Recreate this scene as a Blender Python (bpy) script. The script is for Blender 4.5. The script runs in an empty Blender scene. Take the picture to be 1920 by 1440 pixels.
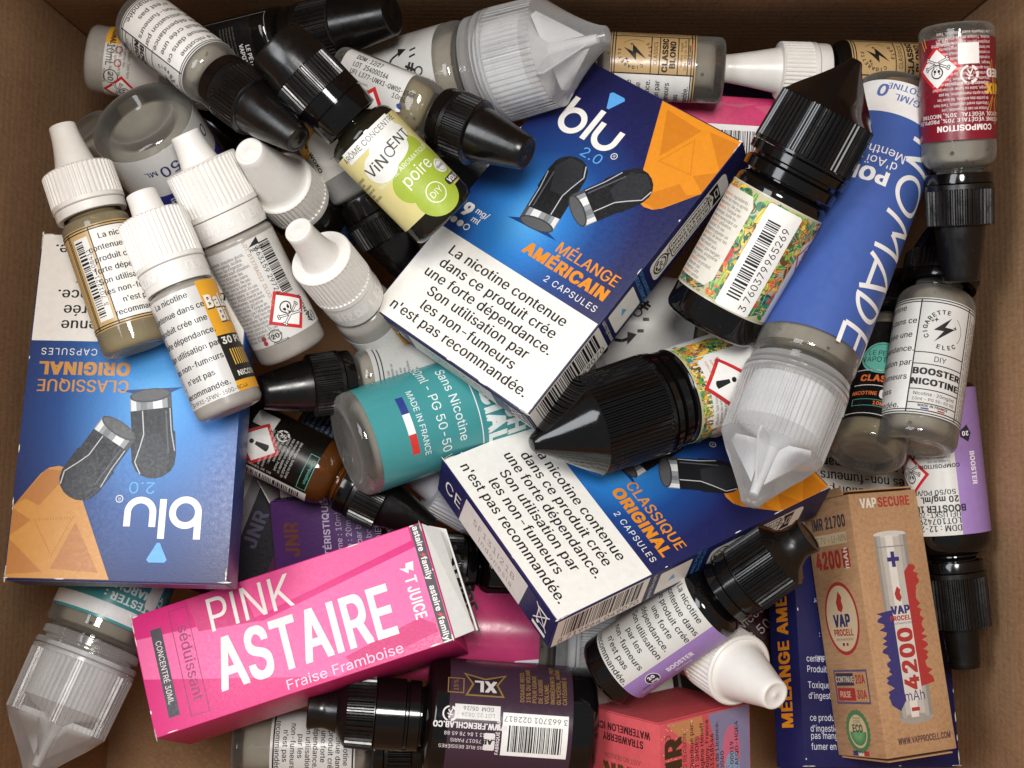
import bpy, bmesh, math, random, os
import numpy as np
from mathutils import Vector, Matrix, Euler
from mathutils.geometry import tessellate_polygon, delaunay_2d_cdt

# ------------------------------------------------------------------ camera, world, lamp, exposure
sc = bpy.context.scene
COL = sc.collection
MM = 0.001
FPX, CAMH = 2540.0, 510.0            # focal length in photo pixels, lens height in mm over the reference level
cam = bpy.data.cameras.new('camera')
cam.sensor_width = 36.0
cam.lens = 36.0 * FPX / 1920.0
cam.clip_start, cam.clip_end = 0.01, 50.0
cam_ob = bpy.data.objects.new('camera', cam)
cam_ob.location = (0, 0, CAMH * MM)
COL.objects.link(cam_ob)
sc.camera = cam_ob

world = bpy.data.worlds.new('World')
sc.world = world
world.use_nodes = True
bg = world.node_tree.nodes['Background']
bg.inputs[0].default_value = (0.93, 0.96, 1.0, 1)
bg.inputs[1].default_value = 0.22

lamp = bpy.data.lights.new('ceiling_lamp', 'AREA')
lamp.shape = 'DISK'
lamp.size = 0.2
lamp.energy = 4.5
lamp.color = (1.0, 0.968, 0.925)
lamp_ob = bpy.data.objects.new('ceiling_lamp', lamp)
lamp_ob.location = (0.02, 0.16, 0.84)
lamp_ob.rotation_euler = (Vector((0, 0, 0.05)) - Vector(lamp_ob.location)).to_track_quat('-Z', 'Y').to_euler()
COL.objects.link(lamp_ob)
win = bpy.data.lights.new('window_light', 'AREA')      # soft daylight from the left, behind the box
win.shape = 'RECTANGLE'; win.size = 0.5; win.size_y = 0.34
win.energy = 4.6
win.color = (0.93, 0.96, 1.0)
win_ob = bpy.data.objects.new('window_light', win)
win_ob.location = (-0.48, 0.20, 0.86)
win_ob.rotation_euler = (Vector((-0.05, 0, 0.05)) - Vector(win_ob.location)).to_track_quat('-Z', 'Y').to_euler()
COL.objects.link(win_ob)

sc.view_settings.view_transform = 'Standard'
sc.view_settings.look = 'None'
sc.view_settings.exposure = 0.0
sc.view_settings.gamma = 1.0
cy = sc.cycles
cy.use_denoising = True
cy.caustics_reflective = False
cy.caustics_refractive = False
cy.max_bounces = 10
cy.transparent_max_bounces = 20
cy.transmission_bounces = 8

rnd = random.Random(7)

# ------------------------------------------------------------------ materials
def lin(hexcol):
    h = hexcol.lstrip('#')
    out = []
    for i in (0, 2, 4):
        v = int(h[i:i + 2], 16) / 255
        out.append(v / 12.92 if v <= 0.04045 else ((v + 0.055) / 1.055) ** 2.4)
    return tuple(out) + (1,)

MATS = {}
def new_mat(name):
    m = bpy.data.materials.new(name)
    m.use_nodes = True
    nt = m.node_tree
    return m, nt, nt.nodes['Principled BSDF']

def add(nt, kind, **kw):
    n = nt.nodes.new(kind)
    for k, v in kw.items():
        setattr(n, k, v)
    return n

def noise(nt, scale, detail=4, rough=0.6, vec=None):
    n = add(nt, 'ShaderNodeTexNoise')
    n.inputs['Scale'].default_value = scale
    n.inputs['Detail'].default_value = detail
    n.inputs['Roughness'].default_value = rough
    if vec is not None:
        nt.links.new(vec, n.inputs['Vector'])
    return n

def obj_coord(nt):
    return add(nt, 'ShaderNodeTexCoord').outputs['Object']

def mixc(nt, fac, a, b, mode='MIX'):
    n = add(nt, 'ShaderNodeMix', data_type='RGBA', blend_type=mode)
    for sock, v in ((n.inputs[0], fac), (n.inputs[6], a), (n.inputs[7], b)):
        if isinstance(v, (tuple, float, int)):
            sock.default_value = v
        else:
            nt.links.new(v, sock)
    return n.outputs[2]

def ramp(nt, fac, stops):
    n = add(nt, 'ShaderNodeValToRGB')
    el = n.color_ramp.elements
    while len(el) < len(stops):
        el.new(0.5)
    for e, (p, c) in zip(el, stops):
        e.position = p
        e.color = c if isinstance(c, tuple) else (c, c, c, 1)
    nt.links.new(fac, n.inputs[0])
    return n.outputs[0]

def surf(name, colour, rough=0.4, var=0.06, scale=250, bump=0.0, bscale=900, spec=0.5, coat=0.0,
         dust=0.0, metallic=0.0, sss=0.0, transl=0.0, stain=0.0, smudge=0):
    """opaque plastic / ink / paper with a little uneven colour, gloss and relief"""
    key = ('s', name, colour)
    if key in MATS:
        return MATS[key]
    m, nt, b = new_mat(name)
    oc = obj_coord(nt)
    c = lin(colour)
    n1 = noise(nt, scale, 5, 0.65, oc)
    lo = tuple(max(0, x * (1 - var)) for x in c[:3]) + (1,)
    hi = tuple(min(1, x * (1 + var)) for x in c[:3]) + (1,)
    col = ramp(nt, n1.outputs[0], [(0.3, lo), (0.7, hi)])
    if dust:
        n3 = noise(nt, 1900, 2, 0.5, oc)
        f = ramp(nt, n3.outputs[0], [(0.70, 0.0), (0.78, dust)])
        col = mixc(nt, f, col, (0.25, 0.23, 0.21, 1))
    nt.links.new(col, b.inputs['Base Color'])
    if stain:
        n6 = noise(nt, 75, 5, 0.7, oc)
        col = mixc(nt, ramp(nt, n6.outputs[0], [(0.56, 0.0), (0.72, stain)]), col, lin('#8f7a60'))
        nt.links.new(col, b.inputs['Base Color'])
    n2 = noise(nt, smudge or scale * 2.3, 5, 0.65, oc)
    r = ramp(nt, n2.outputs[0], [(0.3, max(0.02, rough * 0.75)), (0.7, min(1, rough * (1.9 if smudge else 1.3)))])
    nt.links.new(r, b.inputs['Roughness'])
    b.inputs['Specular IOR Level'].default_value = spec
    b.inputs['Coat Weight'].default_value = coat
    b.inputs['Coat Roughness'].default_value = 0.12
    b.inputs['Metallic'].default_value = metallic
    if sss:
        b.inputs['Subsurface Weight'].default_value = sss
        b.inputs['Subsurface Radius'].default_value = (1, 1, 1)
        b.inputs['Subsurface Scale'].default_value = 0.0015
    if bump:
        n4 = noise(nt, bscale, 4, 0.6, oc)
        bp = add(nt, 'ShaderNodeBump')
        bp.inputs['Strength'].default_value = bump
        bp.inputs['Distance'].default_value = 0.0003
        nt.links.new(n4.outputs[0], bp.inputs['Height'])
        nt.links.new(bp.outputs[0], b.inputs['Normal'])
    if transl:      # thin paper or film: some light goes through
        tl = add(nt, 'ShaderNodeBsdfTranslucent')
        nt.links.new(col, tl.inputs[0])
        mx = add(nt, 'ShaderNodeMixShader')
        mx.inputs[0].default_value = transl
        nt.links.new(b.outputs[0], mx.inputs[1]); nt.links.new(tl.outputs[0], mx.inputs[2])
        nt.links.new(mx.outputs[0], nt.nodes['Material Output'].inputs['Surface'])
    MATS[key] = m
    return m

def ink(colour, rough=0.36):
    return surf('printed_ink_' + colour.lstrip('#') + ('' if rough == 0.36 else '_%d' % (rough * 100)), colour, rough, var=0.05, scale=400)

def thin_plastic(name, tint, clear=0.8, haze='#ffffff', haze_amt=0.1, rough=0.06, refr=0.35, ior=1.3, bump=0.0, fres=1.5, through=.5, edge=0.0):
    """see-through moulded plastic: part lets light straight on, part bends it, part is milky, with a glossy skin"""
    m, nt, b = new_mat(name)
    nt.nodes.remove(b)
    out = nt.nodes['Material Output']
    oc = obj_coord(nt)
    tr = add(nt, 'ShaderNodeBsdfTransparent'); tr.inputs[0].default_value = lin(tint)
    rf = add(nt, 'ShaderNodeBsdfRefraction'); rf.inputs[0].default_value = lin(tint)
    rf.inputs['IOR'].default_value = ior; rf.inputs['Roughness'].default_value = 0.03 + rough * 0.5
    df = add(nt, 'ShaderNodeBsdfDiffuse'); df.inputs[0].default_value = lin(haze)
    tl = add(nt, 'ShaderNodeBsdfTranslucent'); tl.inputs[0].default_value = lin(haze)
    gl = add(nt, 'ShaderNodeBsdfGlossy'); gl.inputs['Roughness'].default_value = rough
    fr = add(nt, 'ShaderNodeFresnel'); fr.inputs[0].default_value = fres
    n = noise(nt, 160, 4, 0.6, oc)
    hz = ramp(nt, n.outputs[0], [(0.3, haze_amt * 0.9), (0.7, min(1, haze_amt * 1.1))])
    if edge:      # a thin milky wall is denser where it is seen edge-on
        lw = add(nt, 'ShaderNodeLayerWeight'); lw.inputs['Blend'].default_value = 0.5
        pw = add(nt, 'ShaderNodeMath', operation='POWER'); pw.inputs[1].default_value = 2.2
        nt.links.new(lw.outputs['Facing'], pw.inputs[0])
        ma = add(nt, 'ShaderNodeMath', operation='MULTIPLY_ADD', use_clamp=True); ma.inputs[1].default_value = edge
        nt.links.new(pw.outputs[0], ma.inputs[0]); nt.links.new(hz, ma.inputs[2])
        hz = ma.outputs[0]
    bp = add(nt, 'ShaderNodeBump'); bp.inputs['Strength'].default_value = 0.2 + bump; bp.inputs['Distance'].default_value = 0.0004
    nb = noise(nt, 130, 2, 0.5, oc)
    nt.links.new(nb.outputs[0], bp.inputs['Height'])
    for s in (rf, gl):
        nt.links.new(bp.outputs[0], s.inputs['Normal'])
    def mx(f, a, c):
        k = add(nt, 'ShaderNodeMixShader')
        if isinstance(f, float):
            k.inputs[0].default_value = f
        else:
            nt.links.new(f, k.inputs[0])
        nt.links.new(a, k.inputs[1]); nt.links.new(c, k.inputs[2])
        return k.outputs[0]
    see = mx(refr, tr.outputs[0], rf.outputs[0])
    milk = mx(through, df.outputs[0], tl.outputs[0])
    body = mx(hz, see, milk)
    nt.links.new(mx(fr.outputs[0], body, gl.outputs[0]), out.inputs['Surface'])
    return m

def radial_print(name, stops, centre, radius, squash=1.0, rough=0.42, sheen=0.0):
    """carton board printed with a round colour glow (ink, fixed on the front face)"""
    m, nt, b = new_mat(name)
    oc = obj_coord(nt)
    sx = add(nt, 'ShaderNodeVectorMath', operation='SUBTRACT')
    nt.links.new(oc, sx.inputs[0]); sx.inputs[1].default_value = (centre[0] * MM, centre[1] * MM, 0)
    mu = add(nt, 'ShaderNodeVectorMath', operation='MULTIPLY')
    nt.links.new(sx.outputs[0], mu.inputs[0]); mu.inputs[1].default_value = (1 / (radius * MM), squash / (radius * MM), 0)
    ln = add(nt, 'ShaderNodeVectorMath', operation='LENGTH')
    nt.links.new(mu.outputs[0], ln.inputs[0])
    c = ramp(nt, ln.outputs['Value'], [(p, lin(h)) for p, h in stops])
    g = noise(nt, 1500, 3, 0.7, oc)
    c = mixc(nt, 0.16, c, ramp(nt, g.outputs[0], [(0.3, 0.2), (0.7, 0.8)]), 'OVERLAY')
    nt.links.new(c, b.inputs['Base Color'])
    n2 = noise(nt, 700, 3, 0.6, oc)
    nt.links.new(ramp(nt, n2.outputs[0], [(0.25, rough * 0.8), (0.75, rough * 1.25)]), b.inputs['Roughness'])
    bp = add(nt, 'ShaderNodeBump'); bp.inputs['Strength'].default_value = 0.12; bp.inputs['Distance'].default_value = 0.0003
    nt.links.new(g.outputs[0], bp.inputs['Height']); nt.links.new(bp.outputs[0], b.inputs['Normal'])
    return m

def board(name, base, dark, light, fibre=1.0, rough=0.8, flutes=True):
    """brown kraft board: fibres, specks, faint flutes"""
    m, nt, b = new_mat(name)
    oc = obj_coord(nt)
    mp = add(nt, 'ShaderNodeMapping'); mp.inputs['Scale'].default_value = (1, 1, 0.25)
    nt.links.new(oc, mp.inputs['Vector'])
    n1 = noise(nt, 900 * fibre, 5, 0.75, mp.outputs[0])
    n2 = noise(nt, 26, 4, 0.6, oc)
    n3 = noise(nt, 2600, 2, 0.5, oc)
    c = ramp(nt, n1.outputs[0], [(0.3, lin(dark)), (0.5, lin(base)), (0.72, lin(light))])
    c = mixc(nt, 0.35, c, ramp(nt, n2.outputs[0], [(0.3, lin(dark)), (0.7, lin(light))]), 'MULTIPLY' if False else 'MIX')
    c = mixc(nt, ramp(nt, n3.outputs[0], [(0.68, 0.0), (0.76, 0.35)]), c, lin(dark))
    nt.links.new(c, b.inputs['Base Color'])
    b.inputs['Roughness'].default_value = rough
    b.inputs['Specular IOR Level'].default_value = 0.25
    bp = add(nt, 'ShaderNodeBump'); bp.inputs['Strength'].default_value = 0.35; bp.inputs['Distance'].default_value = 0.0003
    h = n1.outputs[0]
    if flutes:
        wv = add(nt, 'ShaderNodeTexWave', wave_type='BANDS', bands_direction='Z')
        wv.inputs['Scale'].default_value = 62; wv.inputs['Distortion'].default_value = 3.0; wv.inputs['Detail'].default_value = 3; wv.inputs['Detail Scale'].default_value = 4
        nt.links.new(oc, wv.inputs['Vector'])
        h = mixc(nt, 0.35, n1.outputs[0], wv.outputs[0])
        n5 = noise(nt, 40, 2, 0.5, oc)
        crease = add(nt, 'ShaderNodeMath', operation='MULTIPLY')
        nt.links.new(ramp(nt, wv.outputs[0], [(0.0, 0.5), (0.12, 0.0)]), crease.inputs[0])
        nt.links.new(ramp(nt, n5.outputs[0], [(0.5, 0.0), (0.62, 1.0)]), crease.inputs[1])
        c2 = mixc(nt, crease.outputs[0], c, lin(dark))
        nt.links.new(c2, b.inputs['Base Color'])
    nt.links.new(h, bp.inputs['Height']); nt.links.new(bp.outputs[0], b.inputs['Normal'])
    return m

BLACK = surf('black_plastic', '#0c0a0a', 0.085, var=0.15, scale=300, bump=0.04, bscale=300, dust=0.12, smudge=90)
BLACKM = surf('black_ribbed_plastic', '#0f0d0c', 0.2, var=0.15, scale=300, bump=0.06, bscale=500, dust=0.14, smudge=110)
WHITE = surf('white_plastic', '#e8e4de', 0.32, var=0.03, scale=200, bump=0.06, bscale=500, sss=0.25, stain=.22)
WHITE2 = surf('off_white_plastic', '#e3ded6', 0.42, var=0.04, scale=200, bump=0.06, bscale=500, sss=0.2, stain=.35)
GREY = surf('grey_plastic', '#8b8986', 0.25, var=0.06, scale=160, bump=0.06)
MILKY = thin_plastic('milky_plastic', '#e9e2d8', haze='#eee6da', haze_amt=0.72, rough=0.22, refr=0.2)
FROST = thin_plastic('frosted_cap_plastic', '#fafafa', haze='#ffffff', haze_amt=0.2, rough=0.14, refr=0.0, ior=1.02, fres=1.3, through=.2, edge=.7)
FROSTIN = thin_plastic('frosted_nozzle_plastic', '#f4f4f4', haze='#ffffff', haze_amt=0.85, rough=0.25, refr=0.0, ior=1.02, fres=1.3, through=.2)
CLEAR = thin_plastic('clear_plastic', '#f2efe8', haze='#fbf8f0', haze_amt=0.04, rough=0.025, refr=0.35, ior=1.42, through=.3, edge=.5)
LIQUID = thin_plastic('clear_liquid', '#f6f2ea', haze='#fffaf0', haze_amt=0.6, rough=0.05, refr=0.3, ior=1.12, fres=1.2, through=.2)
LIQUID2 = thin_plastic('straw_liquid', '#f2e6c4', haze='#f4e6c2', haze_amt=0.6, rough=0.05, refr=0.4, ior=1.14, fres=1.2, through=.3)
LIQUID3 = thin_plastic('thin_clear_liquid', '#f2f0ec', haze='#fbf8f2', haze_amt=0.6, rough=0.04, refr=0.5, ior=1.18, fres=1.25, through=.2)
BEIGE = thin_plastic('liquid_filled_plastic', '#d8c8a4', haze='#f2dfb2', haze_amt=0.45, rough=0.04, refr=0.6, ior=1.36)
AMBER = thin_plastic('amber_plastic', '#b86f2c', haze='#a8642a', haze_amt=0.4, rough=0.08, refr=0.5, ior=1.36)
SMOKE = thin_plastic('smoked_plastic', '#55504a', haze='#3a3632', haze_amt=0.25, rough=0.06, refr=0.5, ior=1.36)
OLIVE = thin_plastic('olive_plastic', '#6d684f', haze='#4a4636', haze_amt=0.35, rough=0.06, refr=0.5, ior=1.36)
BLACKGLASS = surf('black_glass', '#0d0b0b', 0.08, var=0.1, scale=200, dust=0.15)
NAVY = '#1a1d4c'
CARD_IN = board('brown_corrugated_board', '#b58d69', '#967253', '#c8a17a')
KRAFT = board('kraft_carton_board', '#b08862', '#926d50', '#c29a72', fibre=0.8, flutes=False)

# ------------------------------------------------------------------ object helpers
def link(o, parent=None):
    COL.objects.link(o)
    if parent is not None:
        o.parent = parent
    return o

def thing(name, label, cat, mw=None, group=None):
    o = bpy.data.objects.new(name, None)
    o.empty_display_size = 0.01
    link(o)
    if mw is not None:
        o.matrix_world = mw
    o['label'] = label
    o['category'] = cat
    if group:
        o['group'] = group
    return o

def mesh_obj(name, verts, faces, mats, parent, midx=None, smooth=True, sharp=35):
    me = bpy.data.meshes.new(name)
    me.from_pydata([tuple(v) for v in verts] if not isinstance(verts, np.ndarray) else verts.tolist(), [], faces if isinstance(faces, list) else faces.tolist())
    for m in (mats if isinstance(mats, (list, tuple)) else [mats]):
        me.materials.append(m)
    if midx is not None:
        me.polygons.foreach_set('material_index', np.asarray(midx, dtype=np.int32))
    if smooth:
        me.polygons.foreach_set('use_smooth', [True] * len(me.polygons))
        me.update()
        if sharp:
            me.set_sharp_from_angle(angle=math.radians(sharp))
    me.update()
    return link(bpy.data.objects.new(name, me), parent)

def lathe(name, prof, mat, parent, seg=64, ribs=0, amp=0.0, facets=0, square=0.0, sharp=32):
    """prof rows: (r, z) or (r, z, rib) or (r, z, rib, facet weight), in mm"""
    if ribs:
        seg = ribs * 4
    a = np.arange(seg) * 2 * math.pi / seg
    ribpat = np.where((np.arange(seg) % 4) < 2, 0.0, 1.0)
    V, rows = [], []
    for row in prof:
        r, z = row[0], row[1]
        rib = row[2] if len(row) > 2 else 0
        fw = row[3] if len(row) > 3 else 0
        if r <= 1e-6:
            rows.append([len(V)]); V.append((0, 0, z)); continue
        rr = np.full(seg, float(r))
        if rib and ribs:
            rr -= amp * ribpat * rib
        if fw and facets:
            w = 2 * math.pi / facets
            k = math.cos(w / 2) / np.cos((a % w) - w / 2)
            rr = rr * (1 - fw + fw * k * 1.08)
        if square:
            n = 5.0
            k = 1 / (np.abs(np.cos(a)) ** n + np.abs(np.sin(a)) ** n) ** (1 / n)
            rr = rr * (1 + (k - 1) * square * (row[4] if len(row) > 4 else 1))
        rows.append(list(range(len(V), len(V) + seg)))
        V.extend(zip(rr * np.cos(a), rr * np.sin(a), [z] * seg))
    F = []
    for A, B in zip(rows, rows[1:]):
        if len(A) == 1 and len(B) == 1:
            continue
        for i in range(seg):
            j = (i + 1) % seg
            if len(A) == 1:
                F.append((A[0], B[j], B[i]))
            elif len(B) == 1:
                F.append((A[i], A[j], B[0]))
            else:
                F.append((A[i], A[j], B[j], B[i]))
    V = np.array(V) * MM
    return mesh_obj(name, V, F, mat, parent, sharp=sharp)

def at(px, py, z):
    k = (CAMH - z) / FPX
    return Vector(((px - 960) * k, -(py - 720) * k, z))

# ------------------------------------------------------------------ flat print: glyphs and shapes in 2-D
try:
    FONT = bpy.data.fonts.load(os.path.join(bpy.utils.system_resource('DATAFILES', path='fonts'), 'Inter.woff2'))
except Exception:
    FONT = None
CHARS = sorted(set("ABCDEFGHIJKLMNOPQRSTUVWXYZabcdefghijklmnopqrstuvwxyz0123456789 .,:;'-/+%()®?!éèêàâîïôûçÉÈÊÀÂÔÇÏ°&#–"))
GLY = {}
def contours(v, e):
    nx = {}
    for a, b in e:
        nx.setdefault(a, []).append(b); nx.setdefault(b, []).append(a)
    seen, out = set(), []
    for st in range(len(v)):
        if st in seen or st not in nx:
            continue
        loop, cur, prev = [st], st, None
        seen.add(st)
        while True:
            n = [k for k in nx[cur] if k not in seen]
            if not n:
                break
            cur = min(n) if prev is None else n[0]
            prev = loop[-1]
            loop.append(cur); seen.add(cur)
        if len(loop) > 2:
            out.append([(float(v[k][0]), float(v[k][1])) for k in loop])
    return out

def fill(loops):
    """fill a glyph from its contours: one flat triangulation, kept where the winding number is not zero"""
    if not loops:
        return np.zeros((0, 2)), np.zeros((0, 3), int)
    vs, es = [], []
    for l in loops:
        b = len(vs)
        vs += [Vector(p) for p in l]
        es += [(b + k, b + (k + 1) % len(l)) for k in range(len(l))]
    ov, oe, of = delaunay_2d_cdt(vs, es, [], 0, 1e-6)[:3]
    T = []
    for f in of:
        c = sum((ov[k] for k in f), Vector((0, 0))) / len(f)
        wn = 0
        for l in loops:
            for k in range(len(l)):
                (x0, y0), (x1, y1) = l[k - 1], l[k]
                if (y0 > c.y) != (y1 > c.y) and c.x < (x1 - x0) * (c.y - y0) / (y1 - y0) + x0:
                    wn += 1 if y1 > y0 else -1
        if wn:
            T.append(tuple(f)[:3])
    v, t = np.array([tuple(p) for p in ov]), np.array(T, int)
    a, b, c = v[t[:, 0]], v[t[:, 1]], v[t[:, 2]]
    ar = (b[:, 0] - a[:, 0]) * (c[:, 1] - a[:, 1]) - (b[:, 1] - a[:, 1]) * (c[:, 0] - a[:, 0])
    t = np.where((ar < 0)[:, None], t[:, ::-1], t)
    return v, t[np.abs(ar) > 1e-9]

def make_glyphs():
    tmp = []
    for res in (1, 3):
        for ch in CHARS:
            for s in (ch, ch + ch) if ch != ' ' else ('I I', 'II'):
                c = bpy.data.curves.new('glyph', 'FONT')
                c.body = s
                c.resolution_u = res
                c.fill_mode = 'NONE' if hasattr(c, 'fill_mode') else 'FRONT'
                if FONT:
                    c.font = FONT
                o = bpy.data.objects.new('glyph', c)
                COL.objects.link(o)
                tmp.append((res, ch, s, o))
    dg = bpy.context.evaluated_depsgraph_get()
    dg.update()
    got = {}
    for res, ch, s, o in tmp:
        ev = o.evaluated_get(dg)
        me = ev.to_mesh()
        v = np.array([x.co[:2] for x in me.vertices]) if len(me.vertices) else np.zeros((0, 2))
        got[(res, s)] = (v, [tuple(x.vertices) for x in me.edges])
        ev.to_mesh_clear()
    for res, ch, s, o in tmp:
        c = o.data
        bpy.data.objects.remove(o)
        bpy.data.curves.remove(c)
    for res in (1, 3):
        cap = got[(res, 'H')][0][:, 1].max()
        for ch in CHARS:
            if ch == ' ':
                w = np.ptp(got[(res, 'I I')][0][:, 0]) - np.ptp(got[(res, 'II')][0][:, 0])
                GLY[(res, ' ')] = (np.zeros((0, 2)), [], w / cap)
                continue
            v, e = got[(res, ch)]
            v2 = got[(res, ch + ch)][0]
            w = (v2[:, 0].max() - v[:, 0].max()) if len(v) else 0.5
            f, t = fill(contours(v, e))
            GLY[(res, ch)] = (f / cap, [t], w / cap)
        GLY[(res, 'I')] = (np.array([(.12, 0), (.25, 0), (.25, 1), (.12, 1)], float), [np.array([(0, 1, 2), (0, 2, 3)])], .37)   # plain upright I
make_glyphs()

class Print:
    """collects flat coloured shapes; unit u = 1 drawing unit (scaled by self.s to mm)"""
    def __init__(self, s=1.0):
        self.s = s
        self.items = []          # (verts Nx2, tris Mx3, colour, layer)
        self.m = [np.array([[1, 0, 0], [0, 1, 0], [0, 0, 1.0]])]
        self.rough = 0.36
    def push(self, x=0, y=0, rot=0, sx=1, sy=1):
        a = math.radians(rot)
        t = np.array([[math.cos(a) * sx, -math.sin(a) * sy, x], [math.sin(a) * sx, math.cos(a) * sy, y], [0, 0, 1]])
        self.m.append(self.m[-1] @ t)
    def pop(self):
        self.m.pop()
    def tri(self, v, t, col, lay):
        v = np.asarray(v, float)
        M = self.m[-1]
        v = v @ M[:2, :2].T + M[:2, 2]
        self.items.append((v, np.asarray(t, int), col, lay))
    def poly(self, pts, col, lay=1):
        t = tessellate_polygon([[Vector((p[0], p[1], 0)) for p in pts]])
        t = np.array([tuple(x) for x in t], int)
        v = np.array(pts, float)
        a, b, c = v[t[:, 0]], v[t[:, 1]], v[t[:, 2]]
        ar = (b[:, 0] - a[:, 0]) * (c[:, 1] - a[:, 1]) - (b[:, 1] - a[:, 1]) * (c[:, 0] - a[:, 0])
        t = np.where((ar < 0)[:, None], t[:, ::-1], t)
        self.tri(v, t, col, lay)
    def rect(self, x0, y0, x1, y1, col, lay=1, r=0):
        x0, x1 = min(x0, x1), max(x0, x1); y0, y1 = min(y0, y1), max(y0, y1)
        if r:
            pts = []
            for cx, cy, a0 in ((x1 - r, y1 - r, 0), (x0 + r, y1 - r, 90), (x0 + r, y0 + r, 180), (x1 - r, y0 + r, 270)):
                for k in range(5):
                    a = math.radians(a0 + k * 22.5)
                    pts.append((cx + r * math.cos(a), cy + r * math.sin(a)))
            self.poly(pts, col, lay)
        else:
            self.tri([(x0, y0), (x1, y0), (x1, y1), (x0, y1)], [(0, 1, 2), (0, 2, 3)], col, lay)
    def ell(self, x, y, rx, ry, col, lay=1, n=24, rot=0):
        c, s = math.cos(math.radians(rot)), math.sin(math.radians(rot))
        v = [(x, y)]
        for k in range(n):
            a = 2 * math.pi * k / n
            p, q = rx * math.cos(a), ry * math.sin(a)
            v.append((x + p * c - q * s, y + p * s + q * c))
        self.tri(v, [(0, 1 + k, 1 + (k + 1) % n) for k in range(n)], col, lay)
    def ring(self, x, y, r0, r1, col, lay=1, n=32, a0=0, a1=360, sy=1.0):
        v, t = [], []
        for k in range(n + 1):
            a = math.radians(a0 + (a1 - a0) * k / n)
            v += [(x + r0 * math.cos(a), y + sy * r0 * math.sin(a)), (x + r1 * math.cos(a), y + sy * r1 * math.sin(a))]
        for k in range(n):
            i = 2 * k
            t += [(i, i + 1, i + 3), (i, i + 3, i + 2)]
        self.tri(v, t, col, lay)
    def line(self, pts, w, col, lay=1):
        for (x0, y0), (x1, y1) in zip(pts, pts[1:]):
            d = math.hypot(x1 - x0, y1 - y0) or 1e-6
            nx, ny = -(y1 - y0) / d * w / 2, (x1 - x0) / d * w / 2
            self.tri([(x0 - nx, y0 - ny), (x1 - nx, y1 - ny), (x1 + nx, y1 + ny), (x0 + nx, y0 + ny)], [(0, 1, 2), (0, 2, 3)], col, lay)
    def frame(self, x0, y0, x1, y1, w, col, lay=1):
        self.rect(x0, y0, x1, y0 + w, col, lay); self.rect(x0, y1 - w, x1, y1, col, lay)
        self.rect(x0, y0 + w, x0 + w, y1 - w, col, lay); self.rect(x1 - w, y0 + w, x1, y1 - w, col, lay)
    def width(self, s, h, sx=1, sp=0, bold=0):
        return sum(GLY.get((1, c), GLY[(1, ' ')])[2] + 1.1 * bold for c in s) * h * sx + sp * len(s)
    def text(self, s, x, y, h, col='#1c1a1a', al='c', rot=0, sx=1.0, bold=0.0, lay=2, sp=0.0, res=None, fw=None):
        """y is the baseline middle of cap height; h cap height; bold = stroke gain in cap heights"""
        res = res or (3 if h * self.s > 1.5 else 1)
        if fw:                       # squeeze the line to a given width
            sx = fw / self.width(s, h, 1, 0, bold)
        self.push(x, y, rot)
        w = self.width(s, h, sx, sp, bold)
        cx = {'l': 0, 'c': -w / 2, 'r': -w}[al]
        if not bold:
            sh = [(0, 0)]
        elif bold < 0.05:
            sh = [(-bold, 0), (bold, 0)]
        else:
            sh = [(-bold, -bold * .5), (-bold, bold * .5), (bold, -bold * .5), (bold, bold * .5), (0, 0)]
        for ch in s:
            v, t, adv = GLY.get((res, ch), GLY[(res, ' ')])
            if len(v):
                for i, (dx, dy) in enumerate(sh):
                    p = np.c_[(v[:, 0] + dx) * h * sx + cx, (v[:, 1] - 0.5 + dy) * h]
                    for k, tt in enumerate(t):
                        self.tri(p, tt, col, lay + i * 0.12 + k * .2)
            cx += (adv + 1.1 * bold) * h * sx + sp
        self.pop()
    def text_arc(self, s, x, y, r, h, a0, a1, col, bold=0.0, lay=2, flip=-90):
        n = len(s)
        for i, ch in enumerate(s):
            a = a0 + (a1 - a0) * (i + 0.5) / n
            self.text(ch, x + r * math.cos(math.radians(a)), y + r * math.sin(math.radians(a)), h, col, rot=a + flip, bold=bold, lay=lay)
    def lines(self, ls, x, y, dy, h, col='#1c1a1a', al='c', bold=0.0, lay=2, sx=1.0, rot=0):
        self.push(x, y, rot)
        for i, l in enumerate(ls):
            self.text(l, 0, -i * dy, h, col, al, bold=bold, lay=lay, sx=sx)
        self.pop()
    def small(self, x, y, w, n, dy, h, col='#3a3836', lay=2, seed=0, al='l', rot=0, sx=0.85):
        """n lines of the fine print, cut to the column width w"""
        src = ("Ingrédients : propylène glycol, glycérine végétale, nicotine. Toxique en cas d'ingestion. Lire l'étiquette avant "
               "utilisation. Tenir hors de portée des enfants. Se laver les mains après manipulation. Ne pas manger, boire ou fumer "
               "en manipulant ce produit. En cas d'ingestion appeler un centre antipoison. Produit interdit aux femmes enceintes. ").split()
        k = (seed * 7) % len(src)
        self.push(x, y, rot)
        for i in range(n):
            l = ''
            while self.width(l + src[k % len(src)], h, sx) < w:
                l += src[k % len(src)] + ' '
                k += 1
            if not l:
                break
            self.text(l.strip(), 0, -i * dy, h, col, al, lay=lay, res=1, sx=sx)
        self.pop()
    def barcode(self, x0, y0, x1, y1, col='#151515', lay=2, seed=1, upright=True):
        r = random.Random(seed)
        x = x0
        u = (x1 - x0) / 95
        while x < x1 - u:
            w = u * r.choice((1, 1, 1, 2, 2, 3))
            self.rect(x, y0, min(x + w, x1), y1, col, lay)
            x += w + u * r.choice((1, 1, 1, 2, 2))
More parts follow.
